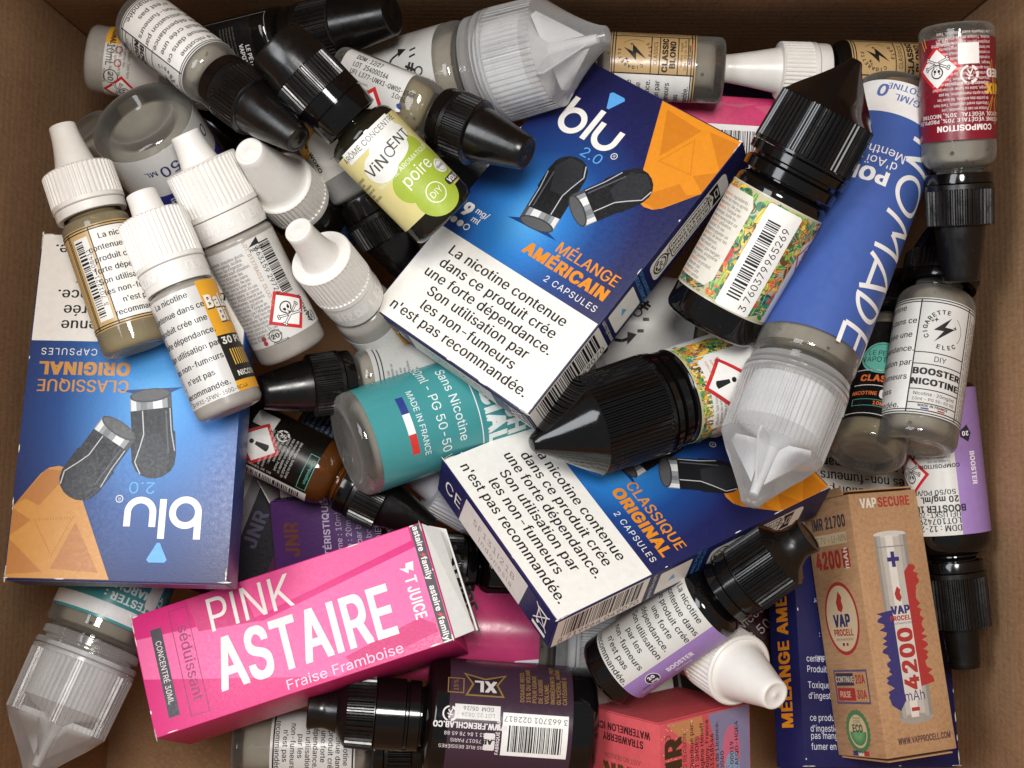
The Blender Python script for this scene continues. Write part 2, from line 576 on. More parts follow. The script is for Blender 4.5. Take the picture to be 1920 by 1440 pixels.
    def diamond(self, x, y, r, kind, rot=0, lay=2):
        self.push(x, y, rot)
        self.poly([(0, -r), (r, 0), (0, r), (-r, 0)], '#c8252c', lay)
        q = r * 0.8
        self.poly([(0, -q), (q, 0), (0, q), (-q, 0)], '#f2efea', lay + 1)
        k = '#161616'
        if kind == '!':
            self.poly([(-.15 * r, .42 * r), (.15 * r, .42 * r), (.07 * r, -.12 * r), (-.07 * r, -.12 * r)], k, lay + 2)
            self.ell(0, .40 * r, .15 * r, .08 * r, k, lay + 2.5, 12)
            self.ell(0, -.30 * r, .10 * r, .10 * r, k, lay + 2, 12)
        else:
            w = '#f2efea'
            for sg in (1, -1):
                self.line([(-.46 * r * sg, -.02 * r), (.46 * r * sg, -.40 * r)], .11 * r, k, lay + 2)
                self.line([(-.44 * r * sg, -.03 * r), (.44 * r * sg, -.39 * r)], .05 * r, w, lay + 2.5)
                for ex, ey in ((-.47, .02), (-.50, -.06), (.47, -.36), (.43, -.45)):
                    self.ell(ex * r * sg, ey * r, .07 * r, .07 * r, k, lay + 2.2, 8)
                    self.ell(ex * r * sg, ey * r, .035 * r, .035 * r, w, lay + 2.7, 8)
            self.ell(0, .16 * r, .27 * r, .25 * r, k, lay + 3, 20)
            self.ell(0, .16 * r, .22 * r, .20 * r, w, lay + 3.5, 20)
            self.rect(-.15 * r, -.17 * r, .15 * r, .0 * r, k, lay + 3)
            self.rect(-.11 * r, -.13 * r, .11 * r, .05 * r, w, lay + 3.6)
            for e in (-.09, .09):
                self.ell(e * r, .10 * r, .06 * r, .07 * r, k, lay + 4, 10)
            self.poly([(-.03 * r, -.02 * r), (.03 * r, -.02 * r), (0, .05 * r)], k, lay + 4)
            for e in (-.06, 0, .06):
                self.rect(e * r - .01 * r, -.14 * r, e * r + .01 * r, -.06 * r, k, lay + 4)
        self.pop()
    def bolt(self, x, y, r, col='#141414', lay=2, rot=0):
        self.push(x, y, rot, r, r)
        self.poly([(.42, 1.0), (-.75, -.12), (-.05, -.10), (-.62, -1.0), (.75, .22), (.02, .20)], col, lay)
        self.pop()
    def recycle(self, x, y, r, col, lay=2, rot=0):
        self.push(x, y, rot)
        for k in range(3):
            self.ring(0, 0, r * .68, r, col, lay, 8, 100 + k * 55, 145 + k * 55)
        self.ring(0, 0, r * .8, r, col, lay, 12, -80, 70)
        self.ell(.1 * r, .42 * r, .14 * r, .14 * r, col, lay, 10)
        self.line([(.05 * r, .25 * r), (-.05 * r, -.1 * r), (-.3 * r, -.55 * r)], .14 * r, col, lay)
        self.line([(-.05 * r, -.1 * r), (.25 * r, -.5 * r)], .14 * r, col, lay)
        self.line([(-.35 * r, .1 * r), (.05 * r, .2 * r), (.35 * r, -.05 * r)], .12 * r, col, lay)
        self.pop()
    # ---- to 3-D
    def build(self, name, parent, fmap, maxdu=None, off=0.1, step=0.05, rough=None):
        if not self.items:
            return None
        rough = self.rough if rough is None else rough
        cols, V, T, MI, base = [], [], [], [], 0
        for v, t, c, lay in self.items:
            v = v * self.s
            if maxdu:
                v, t = split(v, t, maxdu)
            if c not in cols:
                cols.append(c)
            V.append(fmap(v, off + step * lay))
            T.append(t + base)
            base += len(v)
            MI.append(np.full(len(t), cols.index(c)))
        V = np.concatenate(V) * MM
        T = np.concatenate(T)
        MI = np.concatenate(MI)
        me = bpy.data.meshes.new(name)
        me.vertices.add(len(V)); me.vertices.foreach_set('co', V.astype(np.float32).ravel())
        me.loops.add(len(T) * 3); me.loops.foreach_set('vertex_index', T.astype(np.int32).ravel())
        me.polygons.add(len(T))
        me.polygons.foreach_set('loop_start', np.arange(0, len(T) * 3, 3, dtype=np.int32))
        me.polygons.foreach_set('material_index', MI.astype(np.int32))
        for c in cols:
            me.materials.append(ink(c, rough))
        me.update(calc_edges=True)
        me.validate()
        return link(bpy.data.objects.new(name, me), parent)

def split(v, t, mx):
    """cut triangles whose extent in u is over mx (so print hugs a round body)"""
    v = [tuple(p) for p in v]
    todo = [tuple(x) for x in t]
    out = []
    cache = {}
    while todo:
        a, b, c = todo.pop()
        es = ((abs(v[a][0] - v[b][0]), a, b, c), (abs(v[b][0] - v[c][0]), b, c, a), (abs(v[c][0] - v[a][0]), c, a, b))
        d, i, j, k = max(es)
        if d <= mx:
            out.append((a, b, c))
            continue
        key = (min(i, j), max(i, j))
        if key not in cache:
            cache[key] = len(v)
            v.append(((v[i][0] + v[j][0]) / 2, (v[i][1] + v[j][1]) / 2))
        n = cache[key]
        todo += [(i, n, k), (n, j, k)]
    return np.array(v), np.array(out, int)

# ------------------------------------------------------------------ bottles
def arc_pts(r0, z0, r1, z1, n=6, convex=True):
    """quarter curve from (r0,z0) to (r1,z1)"""
    out = []
    for k in range(1, n + 1):
        a = math.pi / 2 * k / n
        if convex:
            out.append((r0 + (r1 - r0) * (1 - math.cos(a)), z0 + (z1 - z0) * math.sin(a)))
        else:
            out.append((r0 + (r1 - r0) * math.sin(a), z0 + (z1 - z0) * (1 - math.cos(a))))
    return out

def body_profile(R, zs, zn, ze, rn, punt=0.1):
    f = R * 0.2
    p = [(0, R * punt * 1.6), (R * 0.3, R * punt * 1.5), (R * 0.56, R * punt), (R * 0.66, R * 0.03), (R * 0.74, 0), (R - f, 0)]
    p += [(R - f + f * math.sin(a), f - f * math.cos(a)) for a in (0.4, 0.8, 1.2, 1.57)]
    p += [(R, zs * 0.5), (R, zs)]
    p += arc_pts(R, zs, rn, zn, 7)
    p += [(rn, ze)]
    return p

def cap_dropper(root, z0, z1, rc, mat, ribmat=None, ring=0.12, sk=0.5, c0=0.8, c1=0.42, curve=1.0, ribs=44, rim=False,
                ringmat=None, square=0):
    L = z1 - z0
    zr, zs = z0 + ring * L, z0 + sk * L
    tr_ob = lathe('tamper_ring', [(rc * .80, z0), (rc * .95, z0), (rc * .97, z0 + ring * L * .2), (rc * .97, zr - .25), (rc * .9, zr - .05), (rc * .7, zr - .05)],
          ringmat or mat, root, 64)
    if ring > .18 and mat is WHITE:      # raised lettering on the safety ring
        e = Print(1.0)
        hh = ring * L * .42
        for k in range(3):
            e.text('PUSH & TURN', (k - 1) * rc * 2.05, z0 + ring * L * .55, hh, '#eeeae5', sx=1.15, bold=.04)
        rr = rc * .97
        e.build('raised_lettering', tr_ob, lambda v, o: np.c_[(rr + o) * np.cos(v[:, 0] / rr), (rr + o) * np.sin(v[:, 0] / rr), v[:, 1]], maxdu=rc * .15, off=.06, step=.05, rough=.32)
    p = [(rc * .72, zr), (rc * .97, zr), (rc, zr + .25), (rc, zr + .05 * L), (rc, zr + .055 * L, 1), (rc * .985, zs - .35, 1), (rc * .985, zs - .3), (rc * .96, zs)]
    if rim:
        p += [(rc * .93, zs + .25), (rc * .89, zs + .1), (rc * .87, zs - .5)]
        c0 = min(c0, .86)
    else:
        p += [(rc * (c0 + .04), zs + .15)]
    b = zs + (.0 if rim else .3)
    n = 9
    for k in range(n + 1):
        t = k / n
        # curve>1 : waist (concave); curve<1 : domed
        p.append((rc * (c0 + (c1 - c0) * (1 - (1 - t) ** curve if curve >= 1 else t ** (1 / curve))), b + (z1 - .35 - b) * t))
    p += [(rc * c1 * .96, z1 - .1), (rc * c1 * .88, z1), (rc * c1 * .78, z1), (rc * c1 * .72, z1 - .22), (rc * c1 * .2, z1 - .22), (rc * c1 * .14, z1 - .05), (0, z1 - .02)]
    return lathe('ribbed_cap', p, ribmat or mat, root, ribs=ribs, amp=rc * .05, sharp=38)

def cap_gorilla(root, z0, z1, rc, mat, ring=0.16, sk=0.6, facets=4, c1=0.13, fw=0.75, clear=False, ribs=60, curve=1.15, tipr=None):
    L = z1 - z0
    zr, zs = z0 + ring * L, z0 + sk * L
    lathe('collar', [(rc * .8, z0), (rc * .93, z0), (rc * .95, z0 + .3), (rc * .95, z0 + ring * L * .4), (rc * .86, z0 + ring * L * .5),
                     (rc * .86, z0 + ring * L * .6), (rc * .99, z0 + ring * L * .66), (rc * 1.0, zr - .3), (rc * .93, zr), (rc * .75, zr)], mat, root, 72)
    p = [(rc * .9, zr + .15), (rc * .985, zr + .15), (rc, zr + .4), (rc, zr + .03 * L), (rc, zr + .035 * L, 1), (rc * .965, zs - .4, 1), (rc * .965, zs - .2), (rc * .95, zs)]
    n = 10
    for k in range(1, n + 1):
        t = k / n
        r = rc * (.95 + (c1 - .95) * (1 - (1 - t) ** curve))
        w = fw * min(1, t * 3.5) * (1 - .75 * max(0, (t - .75) / .25))
        p.append((r, zs + (z1 - .6 - zs) * t, 0, w))
    p += [(rc * c1 * .8, z1 - .15), (rc * c1 * .4, z1), (0, z1)]
    o = lathe('ribbed_cap', p, mat, root, ribs=ribs, amp=rc * .035, facets=facets, sharp=30)
    if clear:
        q = [(rc * .8, z0 + .1 * L), (rc * .82, zr + .5 * (zs - zr)), (rc * .80, zr + .72 * (zs - zr)), (rc * .62, zr + .80 * (zs - zr)), (rc * .34, zr + .88 * (zs - zr)),
             (rc * .17, zs), (rc * .1, zs + .55 * (z1 - zs)), (rc * .08, zs + .8 * (z1 - zs)), (0, zs + .8 * (z1 - zs))]
        lathe('nozzle', q, FROSTIN, o, 40)
        for k in range(4):     # stiffening fins moulded inside the cap
            a = k * math.pi / 2 + .4
            ca, sa = math.cos(a), math.sin(a)
            vs = []
            for rr, zz in ((rc * .12, zs + .62 * (z1 - zs)), (rc * .78, zs + .02 * (z1 - zs)), (rc * .74, zs - .10 * (zs - zr)), (rc * .16, zs - .1 * (zs - zr))):
                for d in (-.35, .35):
                    vs.append(((rr * ca - d * sa) * MM, (rr * sa + d * ca) * MM, zz * MM))
            fs = [(0, 2, 4, 6), (1, 7, 5, 3), (0, 1, 3, 2), (2, 3, 5, 4), (4, 5, 7, 6), (6, 7, 1, 0)]
            mesh_obj('fin', vs, fs, FROSTIN, o, smooth=False)
    return o

def cap_flip(root, z0, z1, rc, mat, ribmat):
    """tall black cylinder cap with a smooth skirt, ribbed grip on one band and an open rim over the neck"""
    L = z1 - z0
    lathe('cap_skirt', [(rc * .80, z0 + .22 * L), (rc * .84, z0 + .02 * L), (rc * .88, z0), (rc * .93, z0), (rc * .95, z0 + .01 * L), (rc * .98, z0 + .2 * L), (rc * .95, z0 + .205 * L), (rc * .95, z0 + .21 * L), (rc * 1.0, z0 + .215 * L),
                        (rc * 1.0, z0 + .36 * L), (rc * .9, z0 + .365 * L)], mat, root, 72)
    lathe('ribbed_cap', [(rc * .9, z0 + .36 * L), (rc * 1.0, z0 + .365 * L), (rc * 1.0, z0 + .37 * L, 1), (rc * 1.0, z0 + .64 * L, 1), (rc * 1.0, z0 + .65 * L), (rc * .96, z0 + .75 * L), (rc * .9, z0 + .97 * L),
                         (rc * .84, z1), (0, z1)], ribmat, root, ribs=48, amp=rc * .04)

def cap_flare(root, z0, z1, rc, mat, ribmat, ring=.34, sk=.68, w0=.62, w1=.5, w2=.56):
    """smooth collar, ribbed ring, then a waisted spout"""
    L = z1 - z0
    lathe('collar', [(rc * .7, z0), (rc * .93, z0), (rc * .95, z0 + .3), (rc * .95, z0 + .1 * L), (rc * .9, z0 + .11 * L), (rc * .9, z0 + .13 * L), (rc * .97, z0 + .14 * L), (rc * .97, z0 + ring * L - .3), (rc * .9, z0 + ring * L), (rc * .6, z0 + ring * L)], mat, root, 64)
    p = [(rc * .7, z0 + ring * L + .1), (rc, z0 + ring * L + .1), (rc, z0 + ring * L + .4), (rc, z0 + (ring + .01) * L, 1), (rc * .98, z0 + (sk - .03) * L, 1), (rc * .96, z0 + (sk - .025) * L), (rc * .88, z0 + sk * L), (rc * (w0 + .1), z0 + (sk + .04) * L)]
    for k in range(9):
        t = k / 8
        p.append((rc * (w0 + (w1 - w0) * math.sin(min(1, t * 1.6) * math.pi / 2) + (w2 - w1) * max(0, t - .5) * 2), z0 + (sk + .06 + (1 - sk - .07) * t) * L))
    p += [(rc * w2 * .95, z1), (rc * w2 * .8, z1), (rc * w2 * .75, z1 - .3), (0, z1 - .3)]
    lathe('ribbed_cap', p, ribmat, root, ribs=42, amp=rc * .06)

def label_wrap(root, R, v0, v1, colour, rough, u0=None, u1=None, name='label', square=0, off=0.08):
    n = 96
    a0, a1 = (-math.pi, math.pi) if u0 is None else (u0 / R, u1 / R)
    V, F = [], []
    def rad(a):
        r = R + off
        if square:
            k = 1 / (abs(math.cos(a)) ** 5 + abs(math.sin(a)) ** 5) ** .2
            r = (R + off / .7) * (1 + (k - 1) * square)
        return r
    for k in range(n + 1):
        a = a0 + (a1 - a0) * k / n
        r = rad(a)
        for rr, z in ((r - .07, v0), (r, v0), (r, v1), (r - .07, v1)):
            V.append((rr * math.cos(a) * MM, rr * math.sin(a) * MM, z * MM))
    for k in range(n):
        for j in range(3):
            i = k * 4 + j
            F.append((i, i + 4, i + 5, i + 1))
    return mesh_obj(name, V, F, surf('label_' + colour.lstrip('#') + '_%d' % (rough * 100), colour, rough, var=0.03, scale=180, bump=0.05, bscale=350, transl=.2), root)

class LabelPrint(Print):
    pass

def bottle(name, label, base, tip, Rpx, body, cap, sh=.5, zc=.58, neck=.6, lab=None, pr=None, roll=0, group=None, square=0,
           ze=None, punt=.1, lrough=.28, liquid=None, cat='bottle', prough=None):
    B, T = at(*base), at(*tip)
    zm = (base[2] + tip[2]) / 2
    s = (CAMH - zm) / FPX
    a = (T - B); L = a.length; a.normalize()
    c = Vector((0, 0, CAMH)) - (B + T) / 2
    n = (c - a * c.dot(a)).normalized()
    y = a.cross(n)
    mw = Matrix.Translation(B * MM) @ Matrix(((n.x, y.x, a.x, 0), (n.y, y.y, a.y, 0), (n.z, y.z, a.z, 0), (0, 0, 0, 1))) @ Matrix.Rotation(math.radians(roll), 4, 'Z')
    root = thing(name, label, cat, mw, group)
    R = Rpx * s
    rn = neck * R
    prof = body_profile(R, sh * L, (sh + (zc - sh) * .75) * L, (ze or zc + .04) * L, rn, punt)
    if square:
        prof = [(r, z, 0, 0, 1 if z <= sh * L + .01 else max(0, (r - rn) / (R - rn))) for r, z in prof]
    body_ob = lathe('body', prof, body, root, 72, square=square, sharp=50)
    if body in (CLEAR, AMBER):
        q = [(0, R * (punt * 1.6 + .2)), (R * .45, R * (punt + .22)), (R * .66, R * .30), (R * .78, R * .36), (R * .85, R * .46), (R * .87, R * .6), (R * .87, sh * L * .97)] + [(min(r, R * .9) * .9, z) for r, z in arc_pts(R, sh * L, rn, (sh + (zc - sh) * .75) * L, 5)] + [(0, (sh + (zc - sh) * .7) * L)]
        if square:
            q = [(r, z, 0, 0, 1 if z <= sh * L else .3) for r, z in q]
        lathe('liquid', q, liquid or (LIQUID if body is CLEAR else AMBER), body_ob, 56, square=square, sharp=50)
        br = random.Random(int(base[0] * 7 + base[1]))
        bm = bmesh.new()          # air bubbles held under the plastic near the shoulder and the base
        for k in range(9):
            an, zz = br.uniform(-1.3, 1.3), (br.uniform(sh * L * .98, sh * L + .6 * (zc - sh) * L) if k % 3 else br.uniform(.3, .7) * R)
            rr = R * (.9 if zz < sh * L else .8)
            q = br.uniform(.18, .6)
            bmesh.ops.create_icosphere(bm, subdivisions=2, radius=q * MM, matrix=Matrix.Translation(Vector((rr * math.cos(an), rr * math.sin(an), zz)) * MM))
        me = bpy.data.meshes.new('air_bubbles')
        bm.to_mesh(me); bm.free()
        me.materials.append(CLEAR)
        me.polygons.foreach_set('use_smooth', [True] * len(me.polygons))
        bo = link(bpy.data.objects.new('air_bubbles', me), body_ob)
        bo['kind'] = 'stuff'
    lathe('neck_bead', [(rn, (zc - .030) * L), (rn * 1.12, (zc - .026) * L), (rn * 1.14, (zc - .018) * L), (rn * 1.02, (zc - .01) * L), (rn, (zc - .005) * L)], body, root, 48)
    kind = cap[0]
    kw = dict(cap[2]) if len(cap) > 2 else {}
    rc = kw.pop('rc', .95) * R
    mats = cap[1]
    z0, z1 = zc * L, L
    if kind == 'dropper':
        cap_dropper(root, z0, z1, rc, mats, **kw)
    elif kind == 'gorilla':
        cap_gorilla(root, z0, z1, rc, mats, **kw)
    elif kind == 'flip':
        cap_flip(root, z0, z1, rc, mats, BLACKM)
    elif kind == 'flare':
        cap_flare(root, z0, z1, rc, mats, BLACKM, **kw)
    lab_ob = root
    if lab:
        t0, t1, colour = lab[:3]
        u = (None, None) if len(lab) < 5 else (lab[3] * s, lab[4] * s)
        lab_ob = label_wrap(root, R, t0 * L, t1 * L, colour, lrough, u[0], u[1], square=square)
    if pr:
        p = Print(s)
        p.L, p.R = L / s, Rpx
        pr(p)
        def fmap(v, o):
            ang = v[:, 0] / R
            r = R + o
            if square:
                k = 1 / (np.abs(np.cos(ang)) ** 5 + np.abs(np.sin(ang)) ** 5) ** .2
                r = (R + o / .7) * (1 + (k - 1) * square)
            return np.c_[r * np.cos(ang), r * np.sin(ang), v[:, 1]]
        p.build('label_print', lab_ob, fmap, maxdu=R * .14, off=.12, step=.03, rough=lrough + .22 if prough is None else prough)
    return root

# ------------------------------------------------------------------ cartons
def box_mesh(name, W, H, D, mat, parent, bev=.35):
    bm = bmesh.new()
    bmesh.ops.create_cube(bm, size=1)
    for v in bm.verts:
        v.co = Vector((v.co.x * W, v.co.y * H, (v.co.z - .5) * D)) * MM
    bmesh.ops.bevel(bm, geom=bm.edges[:] , offset=bev * MM, segments=2, profile=.6, affect='EDGES')
    me = bpy.data.meshes.new(name)
    bm.to_mesh(me); bm.free()
    me.materials.append(mat)
    me.polygons.foreach_set('use_smooth', [True] * len(me.polygons))
    me.set_sharp_from_angle(angle=math.radians(25))
    return link(bpy.data.objects.new(name, me), parent)

def slab(name, pts, thick, mat, parent, nrm):
    """thin board: polygon pts (mm, 3-D, in order) extruded along nrm"""
    n = Vector(nrm).normalized() * thick
    k = len(pts)
    V = [Vector(p) * MM for p in pts] + [(Vector(p) + n) * MM for p in pts]
    F = [tuple(range(k - 1, -1, -1)), tuple(range(k, 2 * k))] + [(i, (i + 1) % k, k + (i + 1) % k, k + i) for i in range(k)]
    bm = bmesh.new()
    vs = [bm.verts.new(v) for v in V]
    for f in F:
        bm.faces.new([vs[i] for i in f])
    bmesh.ops.recalc_face_normals(bm, faces=bm.faces[:])
    me = bpy.data.meshes.new(name)
    bm.to_mesh(me); bm.free()
    me.materials.append(mat)
    return link(bpy.data.objects.new(name, me), parent)

FACES = {'front': ((0, 0, 0), (1, 0, 0), (0, 1, 0)), 'right': ((.5, 0, -.5), (0, 1, 0), (0, 0, 1)), 'left': ((-.5, 0, -.5), (0, -1, 0), (0, 0, 1)),
         'bottom': ((0, -.5, -.5), (1, 0, 0), (0, 0, 1)), 'top': ((0, .5, -.5), (-1, 0, 0), (0, 0, 1))}

def carton(name, label, c, eul, W, H, D, mat, faces, group=None, rough=.42, cat='box', bev=.35, flap=None):
    mw = Matrix.Translation(Vector(c) * MM) @ Euler([math.radians(x) for x in eul], 'XYZ').to_matrix().to_4x4()
    root = thing(name, label, cat, mw, group)
    bx = box_mesh('carton', W, H, D, mat, root, bev)
    for f, fn in faces.items():
        o, ex, ey = FACES[f]
        O = np.array([o[0] * W, o[1] * H, o[2] * D]); ex = np.array(ex, float); ey = np.array(ey, float)
        nn = np.cross(ex, ey)
        p = Print(1.0)
        fn(p)
        p.build('printed_face', bx,
                lambda v, q: O + v[:, :1] * ex + v[:, 1:2] * ey + np.asarray(q).reshape(-1, 1) * nn, off=.03 + (.32 if flap and f in flap else 0), step=.018, rough=rough)
    if flap:
        for f in flap:      # tucked end flap: a board 0.3 mm proud with its own cut edges
            sgn = -1 if f == 'bottom' else 1
            y = sgn * (H / 2 + .02)
            slab('end_flap', [(-W / 2 + .8, y, -D + 1.0), (W / 2 - .8, y, -D + 1.0), (W / 2 - .8, y, -1.6), (-W / 2 + .8, y, -1.6)], .25, mat, root, (0, sgn, 0))
    return root

# ------------------------------------------------------------------ the cardboard box
CW = [(-162, 132), (163, 131), (170, -174), (-177, -174)]       # inner corners at the bottom, clockwise from back left
ZF, ZT = -80, 175
crate = thing('cardboard_box', 'open brown cardboard box holding the whole heap of bottles and cartons', 'cardboard box', Matrix.Translation((0, 0, ZF * MM)))
slab('bottom_panel', [(-186, -184, -4), (180, -184, -4), (180, 141, -4), (-186, 141, -4)], 4, CARD_IN, crate, (0, 0, 1))
for i in range(4):
    a, b = Vector(CW[i] + (0,)), Vector(CW[(i + 1) % 4] + (0,))
    d = (b - a).normalized(); nn = Vector((-d.y, d.x, 0))
    if nn.dot((a + b) / 2) < 0:
        nn = -nn
    a2, b2 = a - d * (4 if i % 2 else 0), b + d * (4 if i % 2 else 0)
    lean = nn * 3
    q = [a2, b2, b2 + Vector((0, 0, ZT - ZF)) + lean, a2 + Vector((0, 0, ZT - ZF)) + lean]
    slab('side_panel', q, 4, CARD_IN, crate, nn)

# ------------------------------------------------------------------ print designs
K = '#1d1b1b'
W8 = ['La nicotine', 'contenue dans ce', 'produit crée une', 'forte dépendance.', 'Son utilisation par', 'les non-fumeurs', "n'est pas", 'recommandée.']
W10 = ['La nicotine', 'contenue dans', 'ce produit crée', 'une forte', 'dépendance.', 'Son utilisation', 'par les', 'non-fumeurs', "n'est pas", 'recommandée.']
W6 = ['La nicotine contenue', 'dans ce produit crée', 'une forte dépendance.', 'Son utilisation par', 'les non-fumeurs', "n'est pas recommandée."]

def elec(t0, t1, sep, bg, title, sub, head, warnbg='#e9e6e1', warn=True, wide=100, warnw=128, h=11):
    """two-panel label: warning text left of the rule at u=sep, brand panel right of it"""
    def f(p):
        v0, v1 = p.L * t0, p.L * t1
        x0, x1 = sep - warnw, sep + wide
        if warnbg != bg:
            p.rect(x0, v0 + 6, sep, v1 - 6, warnbg, 0)
        for v in (v0 + 3, v0 + 8, v1 - 3, v1 - 8):
            p.rect(x0 - 20, v - 1.0, x1 + 40, v + 1.0, K, 1)
        for x in (sep, x1, x0):
            p.rect(x - 1.2, v0 + 3, x + 1.2, v1 - 3, K, 1)
        if warn:
            n = 8
            dy = (v1 - v0 - 34) / (n - 1)
            p.lines(W8, (x0 + sep) / 2 - 5, v1 - 18, dy, min(h, dy * .55), bold=.03)
        Hh = v1 - v0
        cx = (sep + x1) / 2
        yl = v1 - 10 - Hh * .22
        r = min(Hh * .145, wide * .285)
        p.bolt(cx, yl, r * .95)
        p.text_arc('CIGARETTE', cx, yl, r * 1.28, Hh * .035, 215, 75, K, bold=.05)
        p.text_arc('ELEC', cx, yl, r * 1.28, Hh * .035, 250, 316, K, bold=.05, flip=90)
        p.ring(cx, yl, r * 1.22, r * 1.25, K, 1, 12, -35, 50)
        for dx, dy2, q in ((-.62, .66, .2), (-.85, .55, .14), (.72, -.05 + .35, .18)):
            x, y = cx + dx * r, yl + dy2 * r
            p.poly([(x - q * r, y), (x, y - q * r * .25), (x + q * r, y), (x, y + q * r * .25)], K, 2)
            p.poly([(x, y - q * r), (x + q * r * .25, y), (x, y + q * r), (x - q * r * .25, y)], K, 2.3)
        ys = [v1 - Hh * f2 for f2 in (.475, .575, .79, .905)]
        for y in ys:
            p.rect(sep, y - .9, x1, y + .9, K, 1)
        p.text(head, cx, (ys[0] + ys[1]) / 2, Hh * .045, K)
        for i, l in enumerate(title):
            w = p.width(l, 1, 1.1)
            p.text(l, cx, ys[1] - Hh * (.062 + .088 * i), min(Hh * .062, (wide - 12) / w), K, bold=.09, sx=1.1)
        for i, l in enumerate(sub):
            w = p.width(l, 1)
            p.text(l, cx, ys[2] - Hh * (.037 + .045 * i), min(Hh * .028, (wide - 14) / w), K)
        p.text('MADE IN FRANCE', cx, ys[3] - Hh * .02, Hh * .02, K, bold=.05)
        p.rect(cx - 22, ys[3] - Hh * .05, cx - 8, ys[3] - Hh * .038, '#2b3a86', 2)
        p.rect(cx + 8, ys[3] - Hh * .05, cx + 22, ys[3] - Hh * .038, '#c0282e', 2)
        p.small(x1 + 6, v0 + 8, v1 - v0 - 16, 5, 7, 4.5, seed=3, rot=90)
    return f

def pr_yellow_white(p):
    v = lambda t: p.L * t
    p.rect(-70, v(.13), -36, v(.20) , '#e0a032', 1)
    p.rect(-85, v(.11), -33, v(.19), '#e5a92f', 0)
    p.text('ORIGINAL', -56, v(.15), 9, K, bold=.08, sx=.8)
    p.text('10mL', -12, v(.145), 14, K, sx=.8)
    p.ring(-22, v(.19), 5, 7, '#b5303a', 1, 16); p.ring(2, v(.19), 5, 7, '#b5303a', 1, 16)
    p.ring(28, v(.155), 12, 13.5, K, 1, 24); p.text('20', 28, v(.155), 10, K, bold=.04)
    p.text('nicotine', 28, v(.12), 5.5, K)
    p.diamond(58, v(.215), 34, 'skull')
    p.small(-30, v(.25), 60, 5, 8, 5, seed=2)

def pr_petit(p):
    v = lambda t: p.L * t
    p.frame(-56, v(.1), 56, v(.44), 1.2, '#8f8a84', 1)
    p.text('LE PETIT', 16, v(.33), 8.5, '#d9d6d0', bold=.06, sx=.8)
    p.text('VAPOTEUR', 18, v(.297), 8.5, '#d9d6d0', bold=.06, sx=.8)
    p.small(-40, v(.27), 80, 5, 7, 3.6, '#6f6b66', seed=4)

def pr_vincent(p):
    v = lambda t: p.L * (1.08 * t + .035)
    cream, gr, gd = '#ecdf9e', '#a2b63c', '#8aa524'
    p.rect(-62, v(.365), 62, v(.415), '#eceae4', 1)
    p.text('ARÔME CONCENTRÉ', 2, v(.39), 11, '#4e514c', sx=.95)
    for x, y, r in ((20, .20, 42), (46, .245, 34), (60, .14, 32), (22, .07, 44), (0, .16, 36), (66, .19, 26)):
        p.ell(x, v(y), r, r * .96, gr, 1 + r * .01, 32)
    for x, y, rx, ry in ((-18, .285, 34, 30), (14, .315, 36, 32), (44, .33, 28, 22), (6, .29, 48, 22)):
        p.ell(x, v(y), rx, ry, '#e6e5df', 2 + rx * .01, 32)
    p.text('ViN', -24, v(.297), 21, '#3f423e', bold=.02, lay=4)
    p.text('C', 12, v(.302), 21, '#3f423e', rot=0, lay=4); p.text('ENT', 44, v(.315), 19, '#3f423e', bold=.02, lay=4)
    p.text('NATURE AROMATIQUE', 16, v(.228), 9, '#eef0dc', sx=1.0, lay=4)
    p.text('poire', 24, v(.18), 24, '#f1f3e2', bold=.0, sx=.9, lay=4)
    p.ring(22, v(.075), 18, 20, '#eef0dc', 2, 28); p.text('DIY', 22, v(.075), 12, '#eef0dc')
    p.ell(74, v(.135), 17, 15, '#eceae4', 2, 24); p.ring(74, v(.135), 11, 12, '#7d86a5', 3, 20); p.text('FRANCE', 74, v(.135), 5, '#5a5f8a', bold=.05)
    p.rect(52, v(.055), 98, v(.088), '#2f302c', 2, r=6); p.text('VDLV', 78, v(.0715), 10, '#f1f0ea', bold=.08)
    p.small(-98, v(.30), 40, 6, 9, 6, '#3c3c36', seed=5)
    p.text('PARIS', -56, v(.03), 7, K, bold=.05)

def pr_ddm(p):
    v = lambda t: p.L * t
    p.push(0, 0, 90)
    # now x runs along the axis, y towards -u
    p.text('DDM : 12/27', v(.12), 44, 8.5, K, 'l', bold=.03, sx=.8)
    p.text('LOT  254000164', v(.12), 31, 8.5, K, 'l', bold=.03, sx=.8)
    p.text('UFI  L377-UWX1-QW0S-5SGR', v(.12), 18, 8.5, K, 'l', bold=.03, sx=.8)
    p.small(v(.12), 4, 70, 8, 8, 5, seed=6)
    p.pop()
    p.diamond(44, v(.27), 52, 'skull', rot=0)
    p.text('10mL', -6, v(.40), 9, K, rot=90)
    p.ell(8, v(.415), 4, 6, '#2b3f86', 2, 12); p.ell(16, v(.415), 3, 6, '#eeeeee', 2, 12); p.ell(24, v(.415), 4, 6, '#c0282e', 2, 12)

